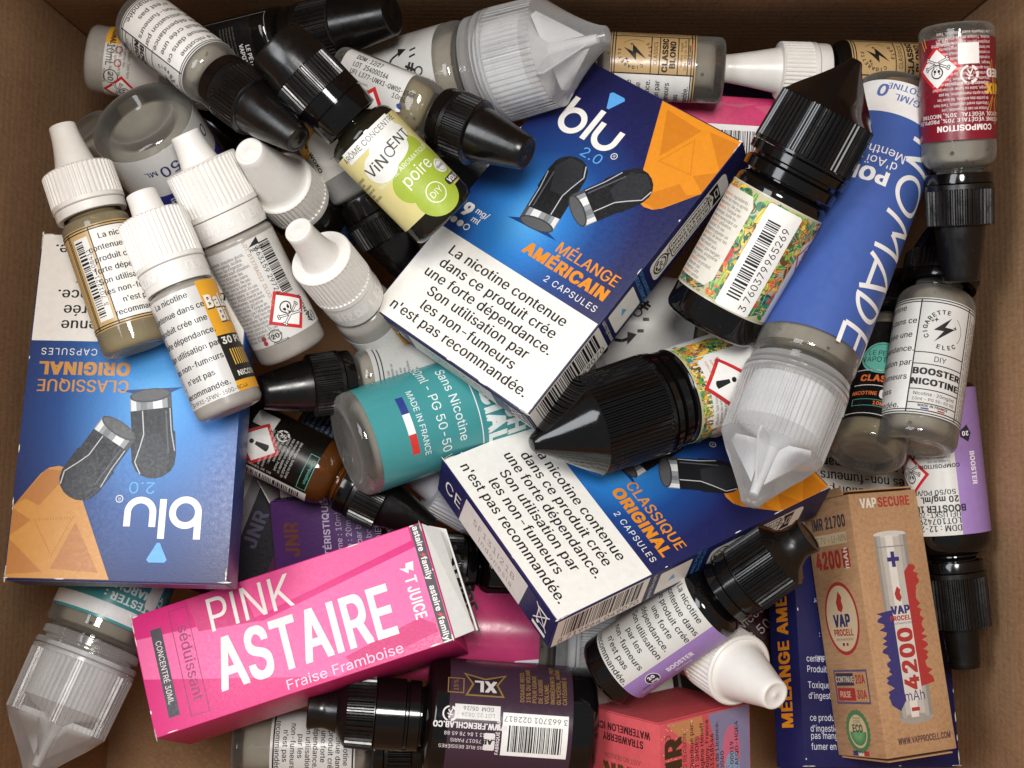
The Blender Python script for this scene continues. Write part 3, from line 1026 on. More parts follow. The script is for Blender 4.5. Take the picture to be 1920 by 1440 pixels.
def pr_jar(one):
    def f(p):
        v = lambda t: p.L * t
        def plus_o(x, y):
            p.ring(x, y + 12, 6, 9, K, 1, 18)
            p.line([(x, y + 4), (x - 3, y - 18)], 5, K, 1); p.line([(x - 12, y - 4), (x + 12, y - 2)], 5, K, 1.2); p.line([(x - 12, y - 11), (x + 10, y - 10)], 5, K, 1.4)
        if one:
            p.line([(-26, v(.335)), (-46, v(.345)), (-66, v(.365)), (-76, v(.39))], 4.5, K, 1)
            p.poly([(-86, v(.382)), (-66, v(.388)), (-80, v(.412))], K, 2)
            for u in (-74, -60):
                p.line([(u, v(.425)), (u - 3, v(.445))], 4, K, 1)
            p.push(-34, v(.435), -25); plus_o(0, 0); p.pop()
            for k in range(3):
                p.ring(-58 + k * 9, v(.27) + k * 9, 6, 9, K, 1, 16)
        else:
            p.line([(-6, v(.44)), (-18, v(.42)), (-26, v(.39)), (-26, v(.365)), (-20, v(.345))], 6, K, 1)
            p.poly([(-32, v(.345)), (-8, v(.352)), (-10, v(.318))], K, 2)
            p.line([(-4, v(.318)), (-2, v(.296))], 6, K, 1); p.line([(18, v(.305)), (20, v(.283))], 6, K, 1)
            p.push(40, v(.315), 60); plus_o(0, 0); p.pop()
            p.text('Gu', -44, v(.46), 26, K, bold=.08, rot=90)
    return f

def pr_red(p):
    v = lambda t: p.L * t
    w = '#efe3df'
    p.small(-66, v(.24), 112, 11, 9.2, 5.4, w, seed=1, sx=.8)
    p.text('COMPOSITION', -14, v(.405), 10, w, bold=.07)
    p.text('GLYCÉRINE VÉGÉTALE 70%, PROPYLÈNE', -8, v(.375), 7, w, bold=.03)
    p.text("GLYCOL VÉGÉTAL <30%, NICOTINE", -8, v(.355), 7, w, bold=.03)
    p.small(-60, v(.335), 110, 6, 9.2, 5.4, w, seed=8, sx=.8)
    p.diamond(36, v(.175), 44, 'skull')
    p.rect(-40, v(.085), -2, v(.165), '#efeae6', 2, r=3)     # blank square panel
    p.recycle(-22, v(.205), 17, w, 2)
    p.text('Consigne', 26, v(.09), 7, w); p.text('de tri', 26, v(.075), 7, w)
    for k in range(14):
        a = k * 26
        p.line([(-80 + 8 * math.cos(a), v(.27) + 12 * math.sin(a)), (-80 + 30 * math.cos(a), v(.27) + 60 * math.sin(a))], 1.5, '#d8a43a', 1)
    p.text('MIX', -78, v(.26), 18, '#e6b53c', bold=.1); p.text('RED', -76, v(.2), 14, w, bold=.1)
    p.line([(64, v(.1)), (74, v(.06))], 2, '#d8a43a', 1); p.line([(60, v(.09)), (66, v(.05))], 2, '#d8a43a', 1)

def foliage(p, x0, y0, x1, y1, n, seed, lay=1):
    r = random.Random(seed)
    cols = ['#1f5a45', '#2f7a4c', '#5d9a3c', '#e2b02c', '#e88f2a', '#d96a2c', '#1d4a4f', '#8fb63f', '#f0cc52', '#3a8a74', '#c9432f', '#6b4a1e']
    for k in range(n):
        x, y = r.uniform(x0, x1), r.uniform(y0, y1)
        if r.random() < .55:
            q = r.uniform(12, 26); a = r.uniform(0, 180)
            ext = q * max(.3, abs(math.sin(math.radians(a)))) + 1
            y = min(max(y, y0 + ext), y1 - ext)
            p.ell(x, y, q, q * .28, r.choice(cols), lay + .01 * (k % 60), 10, a)
            ca, sa = math.cos(math.radians(a)), math.sin(math.radians(a))
            p.line([(x - q * ca, y - q * sa), (x + q * ca, y + q * sa)], .7, r.choice(('#d9e2b0', '#123a30', '#f2d890')), lay + .8)
        else:
            q = r.uniform(6, 13)
            y = min(max(y, y0 + q * 1.2), y1 - q * 1.2)
            p.ell(x, y, q, q * 1.2, r.choice(cols), lay + .01 * (k % 60), 12, r.uniform(0, 180))
            p.ell(x + q * .2, y + q * .2, q * .4, q * .4, r.choice(cols), lay + .9, 8)

def pr_pine(p):
    v = lambda t: p.L * t
    p.rect(-150, v(.105), 150, v(.485), '#b9b48e', 0)
    foliage(p, -150, v(.11), 150, v(.485), 480, 4, 0.4)
    p.push(14, 0)
    # ingredients panel (cream) left, barcode panel (white) right
    p.poly([(-150, v(.135)), (-58, v(.135)), (-46, v(.165)), (-46, v(.43)), (-56, v(.462)), (-150, v(.462))], '#dfd9cb', 3)
    y = v(.435)
    for i in range(7):
        p.text('Ingrédients :', -138, y, 6.4, '#c96a3a', 'l', lay=4, res=1, sx=.8)
        p.small(-98, y, 44, 1, 9, 6.4, '#55524c', 4, seed=i)
        p.small(-138, y - 9, 86, 2, 9, 6.4, '#55524c', 4, seed=i + 3)
        y -= 27
    p.rect(-24, v(.105), 46, v(.475), '#f0eeea', 3, r=6)
    p.push(10, v(.285), 90)
    p.barcode(-78, -4, 78, 22, lay=4.5, seed=11)
    p.text('3', -88, -18, 15, K, lay=4.5); p.text('760379', -38, -18, 15, K, lay=4.5, sx=.95); p.text('965269', 40, -18, 15, K, lay=4.5, sx=.95)
    p.pop()
    p.poly([(86, v(.11)), (140, v(.11)), (140, v(.47)), (86, v(.40))], '#e9e7e3', 3)
    p.diamond(112, v(.36), 30, '!', rot=0, lay=4)
    p.pop()

def pr_excl(p):
    v = lambda t: p.L * t
    p.rect(-92, v(.02), 60, v(.43), '#e4e2dc', 1)
    p.rect(60, v(.02), 104, v(.45), '#b9b48e', 0); p.rect(-150, v(.40), 150, v(.45), '#b9b48e', 0)
    foliage(p, 62, v(.02), 102, v(.445), 120, 9, 0.4)
    foliage(p, -150, v(.40), 150, v(.445), 150, 10, 0.4)
    p.poly([(-92, v(.02)), (52, v(.02)), (58, v(.06)), (58, v(.36)), (48, v(.405)), (-92, v(.405))], '#e4e2dc', 2)
    p.rect(104, v(.02), 150, v(.45), '#e4e2dc', 2)
    p.diamond(-4, v(.335), 50, '!', rot=0, lay=4)
    p.small(-84, v(.39), 66, 20, 8.6, 5.6, '#4b4a47', 4, seed=2, sx=.8)
    for t in (.38, .36):
        p.small(-10, v(t), 60, 1, 8, 5.6, '#c96a3a', 4, seed=3)
    p.small(-10, v(.345), 60, 2, 8, 5.6, '#4b4a47', 4, seed=6)
    p.small(-10, v(.19), 70, 8, 9, 5.6, '#4b4a47', 4, seed=9)
    p.text('ETICNANDI', 112, v(.2), 9, K, lay=4, rot=90)

def pr_nomade(p):
    v = lambda t: p.L * t
    p.rect(-150, v(.035), 150, v(.115), '#ebe9e6', 0)
    p.push(-86, v(.44), 90)
    x = -v(.29)
    w = '#eeebe8'
    g = 26
    def st(pts, c=9):
        p.line(pts, c, w, 2)
    h = 42
    # N O M A D E drawn with pointed strokes
    X = x; st([(X, -h), (X, h), (X + 46, -h), (X + 46, h)]); X += 78
    p.ring(X + 26, 0, 30, 39, w, 2, 36, sy=1.08); X += 80
    st([(X, -h), (X + 10, h), (X + 36, -h * .3), (X + 62, h), (X + 74, -h)]); X += 92
    st([(X, -h), (X + 34, h), (X + 70, -h)]); st([(X + 10, -h * .62), (X + 62, -h * .62)]); X += 84
    p.ring(X - 4, 0, 34, 43, w, 2, 28, -90, 90, sy=.98); st([(X, -h), (X, h)]); X += 62
    st([(X + 42, h), (X, h), (X, -h), (X + 42, -h)]); st([(X, 0), (X + 36, 0)])
    p.pop()
    p.text('POMME', -26, v(.268), 27, w, 'l', bold=.09)
    p.text("d'Aoï –", -34, v(.234), 18, w, 'l'); p.text('Menthe', -44, v(.208), 18, w, 'l')
    p.text('MG/ML', -16, v(.075), 14, '#5b6fa8', 'c', bold=.03); p.text('NICOTINE', -6, v(.05), 13, '#5b6fa8', bold=.03)
    p.text('0', 44, v(.062), 26, '#5b6fa8', bold=.05)

def pr_classic_black(p):
    v = lambda t: p.L * t
    p.push(-42, 0)
    p.rect(-120, v(.1), -16, v(.8), '#e6e4df', 0)
    p.lines(W8, -66, v(.52), 22, 11, bold=.03)
    p.ell(34, v(.40), 36, 36, '#6cc0ae', 1, 40); p.ring(34, v(.40), 31, 32, K, 2, 40)
    p.text('LE PETIT', 34, v(.425), 11, K, sx=.8); p.text('VAPOTEUR', 34, v(.39), 12, K, sx=.8)
    p.rect(-6, v(.33), 74, v(.334), '#e6e4df', 1); p.rect(-6, v(.25), 74, v(.254), '#e6e4df', 1)
    p.text('CLASSIC', 42, v(.29), 14, '#e8763c', bold=.08, sx=.85)
    p.text('NICOTINE', 16, v(.21), 8, '#e8763c', bold=.06, sx=.8); p.rect(42, v(.19), 68, v(.235), '#e6e4df', 1, r=6); p.text('11', 55, v(.212), 9, K, bold=.05)
    p.frame(-4, v(.145), 60, v(.18), 1.2, '#5aa89a', 1); p.text('10ML', 46, v(.162), 8, '#e8763c', bold=.05, sx=.8)
    p.rect(-14, v(.105), 90, v(.108), '#e6e4df', 1)

def pr_purple(uw, t0, t1):
    """warning panel, then a violet band right of u=uw"""
    def f(p):
        v0, v1 = p.L * t0, p.L * t1
        p.rect(uw, v0, uw + 62, v1, '#9a7cb8', 1)
        n = 10
        dy = (v1 - v0 - 22) / (n - 1)
        p.lines(W10, uw - 62, v1 - 12, dy, dy * .56, bold=.03)
        p.push(uw + 30, (v0 + v1) / 2, 90)
        p.text('BOOSTER', 10, 4, 11, '#efe9f2', bold=.07, sx=.8); p.text('Nicotine', 8, -12, 8, '#efe9f2', sx=.9)
        p.ell(-52, 8, 15, 15, '#efe9f2', 2, 24); p.ell(-52, 8, 13.5, 13.5, '#2c2340', 3, 24)
        p.text('20', -52, 13, 8, '#ffffff', lay=4, bold=.08); p.text('mg', -52, 2, 7, '#ffffff', lay=4, bold=.06)
        p.rect(-84, -4, -66, -2, '#2c2340', 2); p.text('NICOTINE', -78, -14, 4, '#efe9f2')
        p.pop()
    return f

def pr_purple_back(p):
    v = lambda t: p.L * t
    p.rect(-120, v(.02), -22, v(.525), '#9a7cb8', 1)
    p.text('BOOSTER', -58, v(.3), 11, '#efe9f2', bold=.07, rot=90, sx=.8)
    p.poly([(-52, v(.15)), (-36, v(.17)), (-36, v(.19)), (-52, v(.21)), (-60, v(.18))], '#2c2340', 2); p.text('20', -47, v(.18), 8, '#ffffff', lay=3, bold=.06)
    p.text('DDM : 12-2028', 30, v(.50), 11, K, bold=.04, sx=.85)
    p.text('LOT1074298', 22, v(.475), 11, K, bold=.04, sx=.85)
    p.text('UFI USKT-70CS-U', 34, v(.452), 10, K, bold=.03, sx=.85)
    p.text('BOOSTER 10mL', 26, v(.432), 12, K, bold=.07, sx=.85)
    p.text('20 mg/mL', 14, v(.40), 11, K, bold=.06, sx=.9)
    p.text('50/50 PG/VG', 24, v(.375), 9, K, bold=.04)
    p.diamond(66, v(.31), 40, 'skull')
    p.text('COMPOSITION :', 10, v(.285), 7, K, bold=.05)
    p.small(-14, v(.27), 66, 2, 8, 5, seed=1)
    p.text('DANGER :', 4, v(.215), 7, K, bold=.05)
    p.small(-14, v(.20), 100, 12, 7.6, 5, seed=2)
    p.recycle(62, v(.24), 11, K, 2)

def pr_amber(p):
    v = lambda t: p.L * t
    w = '#d9d6d0'
    p.diamond(8, v(.16), 44, '!', rot=0)
    p.rect(58, 0, 96, v(.44), '#e6e3de', 1)
    p.push(72, v(.22), 90)
    p.barcode(-v(.18), -10, v(.19), 8, lay=2, seed=5)
    p.pop()
    p.rect(-58, v(.09), -24, v(.19), '#d6d3cd', 1, r=3); p.recycle(-26, v(.24), 12, w, 2)
    p.small(-30, v(.33), 78, 9, 8, 5, w, seed=4)
    p.frame(-20, v(.385), 52, v(.43), 1, '#62b5a2', 1); p.text('Composition', 14, v(.415), 6, '#62b5a2')
    p.text('CONSEIL DE TRI', 50, v(.2), 5, w, rot=90)
    p.ell(50, v(.03), 8, 4, '#d9622c', 2, 14)

def pr_teal(p):
    v = lambda t: p.L * (.94 * t - .025)
    w = '#e9f0ee'
    p.push(0, v(.205), 0)
    p.rect(-56, 0, -22, 14, '#2b3a86', 1); p.rect(-22, 0, 16, 14, '#f2f2ee', 1); p.rect(16, 0, 54, 14, '#cf3a34', 1)
    p.pop()
    p.text('MADE IN FRANCE', 0, v(.262), 11, w)
    p.text('50ml - PG 50-50 VG', -8, v(.335), 17, w)
    p.text('Sans Nicotine', -16, v(.405), 17, w)
    p.rect(-110, v(.475), 110, v(.479), w, 1)
    p.text('SPÉCIALE', 0, v(.535), 34, w, bold=.1); p.text('FRAÎCHE', 4, v(.61), 34, w, bold=.1)

def pr_blue_small(p):
    v = lambda t: p.L * t
    p.rect(-58, v(.10), 200, v(.2), '#26506e', 0)
    p.rect(-10, v(.14), 100, v(.62), '#e4e2dd', 1)
    for i, l in enumerate(['recommandée.', "n'est pas", 'non-fumeurs', 'par les', 'utilisation', 'dépendance.', 'une forte']):
        p.text(l, -4 + (0 if i % 2 == 0 else 18), v(.18 + i * .065), 11, K, 'l', bold=.04)
    p.rect(-60, v(.16), -20, v(.26), '#e4e2dd', 1, r=6); p.rect(-56, v(.17), -24, v(.25), '#26324e', 2, r=5); p.text('DR', -40, v(.21), 16, '#e4e2dd', lay=3, bold=.06)
    p.text('10 ML', -42, v(.32), 8, '#d7dde2')

def pr_balance(p):
    v = lambda t: p.L * t
    p.rect(28, v(.055), 130, v(.545), '#e6a426', 1)
    p.rect(28, v(.1), 130, v(.30), '#191716', 2)
    p.lines(W8, -30, v(.505), p.L * .0565, 11, bold=.035, sx=.9)
    p.text('UFI:9FXS-1FWV-350G-NC4A', -14, v(.072), 8, K, sx=.8)
    for dx, c, q in ((2, K, .12), (0, '#efeae0', .08)):
        p.text('Bala', 62 + dx, v(.45) - dx, 24, c, bold=q, lay=3 if dx else 4, sx=.8)
        p.text('Bi', 64 + dx, v(.385) - dx, 24, c, bold=q, lay=3 if dx else 4, sx=.8)
    p.text('30 PG', 62, v(.275), 13, '#e9e4da', bold=.06, lay=3)
    for k in range(10):
        p.rect(42 + k * 6, v(.165), 44.5 + k * 6, v(.235), '#e6b84a', 3)
    p.text('NICOTINE', 74, v(.128), 10, '#e9e4da', bold=.05, lay=3)
    p.small(-88, v(.08), v(.42), 3, 6, 4, seed=2, rot=90)

def pr_beige(p):
    v = lambda t: p.L * t
    v0, v1 = v(.10), v(.53)
    for y in (v0 + 3, v0 + 8, v1 - 3, v1 - 8):
        p.rect(-120, y - 1, 120, y + 1, K, 2)
    p.rect(-16, v0 + 9, 110, v1 - 9, '#e9e6e0', 1)
    for x in (-16, -60, -64):
        p.rect(x - 1, v0 + 3, x + 1, v1 - 3, K, 2)
    p.rect(-52, v0 + 16, -22, v1 - 18, '#e9e6e0', 1)
    p.push(-40, (v0 + v1) / 2, 90)
    p.barcode(-72, -6, 72, 10, lay=2.5, seed=3)
    p.text('3  701221  408411', 0, -12, 8.5, K)
    p.pop()
    p.lines(W8, 34, v1 - 24, (v1 - v0 - 46) / 7, 10.5, bold=.04, sx=.95)

def pr_white_bar(p):
    v = lambda t: p.L * t
    v0, v1 = v(.09), v(.52)
    p.small(-88, v1 - 22, 88, 22, 7.6, 6, '#55514c', seed=7, sx=.72)
    p.push(40, v(.385), -90)
    p.barcode(-46, -10, 62, 14, lay=2, seed=9)
    p.text('3 663159 297249', 6, -17, 9.5, K)
    p.text('LOT: BT37BA032  DLUO: 02/2028', 20, -34, 7, '#a8865a')
    p.pop()
    p.poly([(10, v1 - 16), (32, v1 - 16), (32, v1 - 3)], K, 2); p.text('notice', 24, v1 - 22, 7, K, bold=.04)
    p.diamond(24, v(.19), 44, 'skull', rot=12)
    p.text('DANGER', 60, v(.165), 9, K, rot=90, bold=.04); p.recycle(70, v(.12), 11, K, 2)
    p.ring(-18, v(.115), 11, 12.5, K, 2, 24); p.text('20', -18, v(.115), 9, K, bold=.05); p.text('nicotine', -12, v(.088), 6, K)
    p.ell(-42, v(.12), 5, 5, '#a83a44', 2, 12); p.ell(-42, v(.10), 5, 5, '#a83a44', 2, 12)

def pr_10ml(p):
    v = lambda t: p.L * t
    p.rect(20, v(.0), 80, v(.16), '#dfa23c', 1)
    p.ell(10, v(.16), 44, 34, '#e6e2da', 2, 28)
    p.text('10 ML', -16, v(.245), 17, K, bold=.03)
    p.push(52, v(.14), 90); p.text('TION-WOXO', 0, 0, 9, K, bold=.06, lay=4); p.pop()
    p.small(62, v(.02), 70, 4, 8, 5, seed=3, rot=90)

def pr_50ml(p):
    v = lambda t: p.L * t
    p.rect(-170, v(.225), 170, v(.62), '#2c2c80', 1)
    n = '#2e2e6a'
    p.text('50', 4, v(.125), 22, n, bold=.02); p.text('ML', 38, v(.115), 11, n, bold=.02)
    p.text('NICOTINE', -52, v(.14), 10, n); p.text('MG/ML', -62, v(.11), 11, n)
    p.text('0', -96, v(.125), 24, n)
    p.text('Bleue', 4, v(.265), 17, '#dfe0ee', bold=.03); p.text('No', 14, v(.325), 18, '#dfe0ee', bold=.03); p.text('O', 4, v(.395), 28, '#dfe0ee', bold=.1); p.text('R O', -60, v(.275), 14, '#dfe0ee')

def pr_tester(p):
    v = lambda t: p.L * t
    p.rect(-170, v(.37), 170, v(.42), '#e2e3e2', 1)
    p.text('TESTER :', -26, v(.342), 14, '#e4eeec', bold=.07); p.text('ÇA MARCHE ?', -34, v(.30), 14, '#e4eeec', bold=.07)
    p.rect(-90, v(.22), -60, v(.34), '#e9e7e2', 1, r=8)

def pr_pink(p):
    v = lambda t: p.L * t
    p.poly([(56, v(.48)), (72, v(.48)), (72, v(.555)), (50, v(.555))][::-1], '#f0eeec', 1)
    p.rect(58, v(.49), 70, v(.555), '#33408c', 2)

def pr_french(p):
    v = lambda t: p.L * t
    g = '#8c6a36'
    p.push(0, 0, 90)
    # x along the axis, y towards -u
    p.rect(v(.11), -16, v(.335), 62, '#eceae6', 1)
    p.barcode(v(.13), 6, v(.315), 54, lay=2, seed=21)
    p.text('3 663701 022817', v(.222), -5, 9.5, K)
    p.rect(v(.345), -26, v(.50), 0, '#d9d6d2', 1); p.text('DDM  05/26', v(.42), -19, 7, K); p.text('LOT 21.0824', v(.42), -8, 7, '#8d8a86')
    p.text('WWW.FRENCHLAB.CO', v(.445), 11, 10, '#ded8d6', bold=.08, sx=.82)
    p.text('+33 1 84 78 65 88', v(.455), 26, 6.5, '#ded8d6'); p.text('75017 PARIS', v(.455), 38, 6.5, '#ded8d6'); p.text('63 BIS RUE BESSIÈRES', v(.455), 50, 6.5, '#ded8d6')
    p.rect(v(.357), 22, v(.395), 54, '#ded8d6', 1, r=3); p.text('LAB', v(.376), 38, 9, K, bold=.1)
    p.pop()
    p.text('FABRIQUÉ PAR', -30, v(.348), 6, '#ded8d6', bold=.05)
    p.recycle(8, v(.515), 14, '#ded8d6', 2, rot=90)
    for i, l in enumerate(['CATÉGORIE E', 'GLYCÉROL, ARÔME', 'INGRÉDIENTS : PROP.', 'VOLUME.', 'DE LIQUIDE', 'POUR USAGE', '15% DU VOLUME', 'DOSAGE RECO.']):
        p.text(l, 36, v(.125 + i * .021), 7.5, g, 'l', bold=.05, sx=.85)
    p.push(66, v(.40), 90)
    p.poly([(-36, 24), (36, 24), (24, 0), (40, -26), (0, -14), (-40, -26), (-24, 0)], g, 1)
    p.poly([(-31, 21), (31, 21), (20, 0), (34, -21), (0, -10), (-34, -21), (-20, 0)], '#2a1c26', 2)
    p.text('XL', 0, 4, 22, '#cfc6c0', bold=.08, lay=3)
    p.pop()
    p.push(62, v(.50), 90); p.frame(-15, -16, 15, 16, 2, g, 1); p.text('15%', 0, 0, 8, g, rot=-90); p.pop()

def pr_maroon(p):
    v = lambda t: p.L * t
    w = '#c9b8b4'
    p.text('50ml - PG 50-50 VG', 6, v(.24), 17, w); p.text('Sans Nicotine', 0, v(.30), 17, w)

def pr_liqua(p):
    v = lambda t: p.L * t
    p.rect(-120, v(.02), 120, v(.12), '#d8d6d2', 1)
    p.rect(20, v(.04), 120, v(.3), '#e0a33a', 1)
    p.small(-60, v(.1), 100, 3, 8, 5, seed=2)

def pr_silver(p):
    v = lambda t: p.L * t
    for t in (.43, .41):
        p.rect(-120, v(t), 120, v(t + .006), K, 1)
    p.small(-40, v(.39), 70, 10, 8, 5, seed=5)
    p.rect(-60, v(.3), -46, v(.395), K, 1)

def pr_navy_small(p):
    v = lambda t: p.L * t
    p.small(-50, v(.4), 100, 9, 10, 6, '#cfd6e2', seed=4)

# ---- blue capsule cartons
OR, OR2, WH, LB = '#e38d1c', '#cf7b17', '#f0ece4', '#5aa6e6'
def pod(p, x, y, rot, L, w, lay=4):
    """dark mouthpiece pod with a metal band; origin at the centre of the band end, runs along +y"""
    p.push(x, y, rot)
    h = w / 2
    out = [(-h, 0), (h, 0), (h, L * .45), (h * 1.08, L * .47), (h * 1.06, L * .78)] + [(h * 1.0 * math.cos(a), L * .8 + L * .2 * math.sin(a)) for a in (.4, .8, 1.2, 1.57, 1.95, 2.4, 2.8)] + [(-h * 1.06, L * .74), (-h * 1.08, L * .47), (-h, L * .45)]
    p.poly(out, '#17181b', lay)
    p.poly([(-h * .35, L * .47), (h * .5, L * .47), (h * .86, L * .75), (h * .5, L * .95), (-h * .3, L * .97), (-h * .8, L * .8)], '#2a2c30', lay + .5)
    p.line([(h * .42, L * .18), (h * .42, L * .46), (h * .62, L * .6), (h * .92, L * .78), (h * .7, L * .93)], .35, '#c9cacb', lay + 1)
    p.line([(-h * .9, L * .18), (-h * .9, L * .46), (-h * 1.0, L * .7)], .35, '#b8bac0', lay + 1)
    p.line([(-h * .7, L * .2), (-h * .7, L * .72)], .5, '#55585e', lay + .8)
    p.rect(-h, 0, h, L * .17, '#9a9c9f', lay + 1)
    p.rect(-h * .55, 0, -h * .1, L * .17, '#e8e8e6', lay + 1.5); p.rect(h * .7, 0, h * .95, L * .17, '#e2e2e0', lay + 1.5)
    p.rect(-h, 0, -h * .8, L * .17, '#4a4b4e', lay + 1.5); p.rect(h * .2, 0, h * .5, L * .17, '#7d7f82', lay + 1.5)
    p.ell(0, 0, h, h * .34, '#3c3d40', lay + 2, 20); p.ell(0, -.1, h * .9, h * .27, '#5b5b5c', lay + 2.3, 20)
    p.pop()

def warn_panel(p, y0, y1, W, h=3.5, dy=5.15):
    p.rect(-W / 2 + .45, y0, W / 2 - .45, y1, WH, 1)
    p.lines(W6, 0, (y0 + y1) / 2 + dy * 2.5, dy, h, K, bold=.035, sx=1.02)

def blu_front(kind, W=69, H=113, OR=OR, OR2=OR2):
    def f(p):
        warn_panel(p, -H / 2 + .5, -H / 2 + 36.5, W)
        # orange corner with rounded nose and darker triangles
        p.poly([(2, H / 2 - .5), (14.5, 27), (16, 23.6), (18, 21.6), (21, 20.8), (24, 21.4), (26.5, 23.4), (34.1, 34), (34.1, H / 2 - .5)], OR, 1)
        def tri(a, b, c, col=OR2):
            p.poly([a, b, c], col, 2)
        tri((17, 22.6), (25, 22), (33.8, 33.6)); p.poly([(17, 22.4), (24.6, 21.9), (31, 31), (26, 33.5)], OR2, 2.2)
        tri((5.5, 54), (14, 38.5), (20.5, 53)); tri((23, 54), (34, 44), (34, 55)); tri((28, 38), (34, 34.5), (34, 43))
        for a, b in (((15, 37), (27, 38)), ((27, 38), (20.5, 49)), ((20.5, 49), (15, 37))):
            for k in range(14):
                t = k / 14
                p.rect(a[0] + (b[0] - a[0]) * t - .1, a[1] + (b[1] - a[1]) * t - .35, a[0] + (b[0] - a[0]) * t + .12, a[1] + (b[1] - a[1]) * t + .35, '#b8690e', 3)
        # word mark b l u
        p.ring(-20.0, 34.7, 3.0, 5.1, WH, 2, 36); p.rect(-25.1, 34.7, -22.95, 43, WH, 2.3)
        p.rect(-13.9, 30.6, -11.8, 43, WH, 2)
        p.ring(-5.9, 35.0, 2.9, 5.0, WH, 2, 24, 180, 360); p.rect(-10.9, 34.8, -8.8, 39.4, WH, 2.3); p.rect(-3.0, 34.8, -.9, 39.4, WH, 2.3)
        p.ring(1.0, 30.8, .95, 1.2, WH, 2, 20); p.text('R', 1.0, 30.8, 1.0, WH)
        p.text('2.0', -5.8, 27.2, 3.6, LB, sx=1.15)
        p.poly([(-14.6, 50.4), (-15.4, 49.6), (-12.8, 44.3), (-11.9, 44.3), (-9.0, 49.6), (-9.8, 50.4)], LB, 2)
        # pods
        p.poly([(-16, -5.5), (4, -4.0), (-2, -2.6), (-11, -3.0)], '#123a7c', 2)
        pod(p, -5.8, -2.6, 8, 27, 13.2, 4)
        pod(p, 3.2, 8.4, -32, 26, 13.2, 8)
        a, b = (('CLASSIQUE', 'ORIGINAL') if kind == 'c' else ('MÉLANGE', 'AMÉRICAIN'))
        p.text(a, 31, -5.2, 3.9, OR, 'r', bold=.03, sx=.95); p.text(b, 31, -10.9, 4.0, OR, 'r', bold=.09, sx=1.02)
        p.text('2 CAPSULES', 31, -16.4, 2.2, WH, 'r', sp=.35)
        p.text('9', -29.6, -10.6, 4.6, WH, bold=.09); p.text('mg/', -24.2, -9.2, 2.1, WH, bold=.03); p.text('ml', -24.6, -12.4, 2.1, WH, bold=.03)
        for i in range(3):
            (p.ell if i < 2 else lambda x, y, a, b, c: p.ring(x, y, .85, 1.2, c, 2))(-31.6 + i * 2.9, -16.0, 1.2, 1.2, WH)
    return f

def scuffs(p, W, H, n, seed, col='#e9e4da'):
    """worn spots where the board shows through along edges and corners"""
    r = random.Random(seed)
    for k in range(n):
        e = r.random()
        t = r.choice((r.uniform(.94, 1), r.uniform(-1, -.94), r.uniform(-1, 1)))
        x, y = ((W / 2 - .42) * r.choice((-1, 1)), t * (H / 2 - .5)) if e < .6 else (t * (W / 2 - .5), (H / 2 - .42) * r.choice((-1, 1)))
        l, w = r.uniform(.3, 2.4), r.uniform(.12, .3)
        p.push(x, y, 90 if e < .6 else 0)
        p.poly([(-l, -w * .4), (-l * .3, -w), (l * .6, -w * .6), (l, 0), (l * .2, w), (-l * .6, w * .7)], col, 12)
        p.pop()

def blu_right(p):     # x runs up the carton, y towards the front
    p.rect(-56, -7.4, -20.6, 7.4, WH, 1)
    p.barcode(-53, -3.4, -22.5, 6.6, lay=2, seed=31)
    p.text('8 719964 049070', -38, -5.6, 2.6, K)
    p.text('www.blu.com', -18.4, 0, 1.6, WH, rot=90)
    p.rect(-16, -6, -3, 6, WH, 1, r=.6); p.poly([(-11.5, -1.2), (-8.5, -1.2), (-10, 2)], LB, 2)     # plain square where a code stood
    p.text('SCANNEZ POUR', -.8, 0, 1.6, LB, rot=90); p.text('EN SAVOIR PLUS', 1.6, 0, 1.4, LB, rot=90)
    p.rect(5, -5, 46, 5, WH, 1, r=2.4); p.ell(10, 0, 3.9, 3.9, K, 2, 24); p.ell(10, 0, 3.3, 3.3, WH, 3, 24); p.recycle(10, 0, 2.8, K, 4)
    p.rect(15, -4.2, 36, 4.2, K, 2, r=1.2); p.rect(15.4, -3.8, 35.6, 3.8, WH, 3, r=1)
    p.lines(["ÉLÉMENTS D'EMBALLAGE", 'À SÉPARER ET À DÉPOSER', 'DANS LE BAC DE TRI'], 25.5, 2.2, 2.2, 1.35, K, bold=.05, lay=4, sx=.95)
    p.poly([(36.8, -4.2), (41.5, -4.2), (41.5, 4.2), (36.8, 4.2), (38.4, 0)], K, 2); p.frame(39, -2, 41, 2, .4, WH, 3)

def blu_bottom(p):
    p.text('C', -27.5, 0.6, 5.4, WH, sx=1.0); p.text('E', -22.3, 0.6, 5.4, WH)
    p.poly([(-18, 6.8), (-20, -6.8), (17, -6.8), (19, 6.8)][::-1], '#dcd8d0', 1)
    p.text('5F131I21B', 0, 1.6, 3.0, '#8b857c', sp=.35); p.text('Indonesia', 2, -3.0, 2.6, '#8b857c', sp=.5)
    p.rect(24.4, -5.6, 31.6, -4.0, WH, 2)
    p.frame(25.8, -1.6, 30.4, 4.6, .45, WH, 2); p.rect(25.2, 4.4, 31, 5, WH, 2.5); p.ell(26.8, -2.2, .7, .7, WH, 2, 10)
    p.line([(24.4, -2.6), (31.6, 5.8)], .45, WH, 3); p.line([(31.6, -2.6), (24.4, 5.8)], .45, WH, 3)

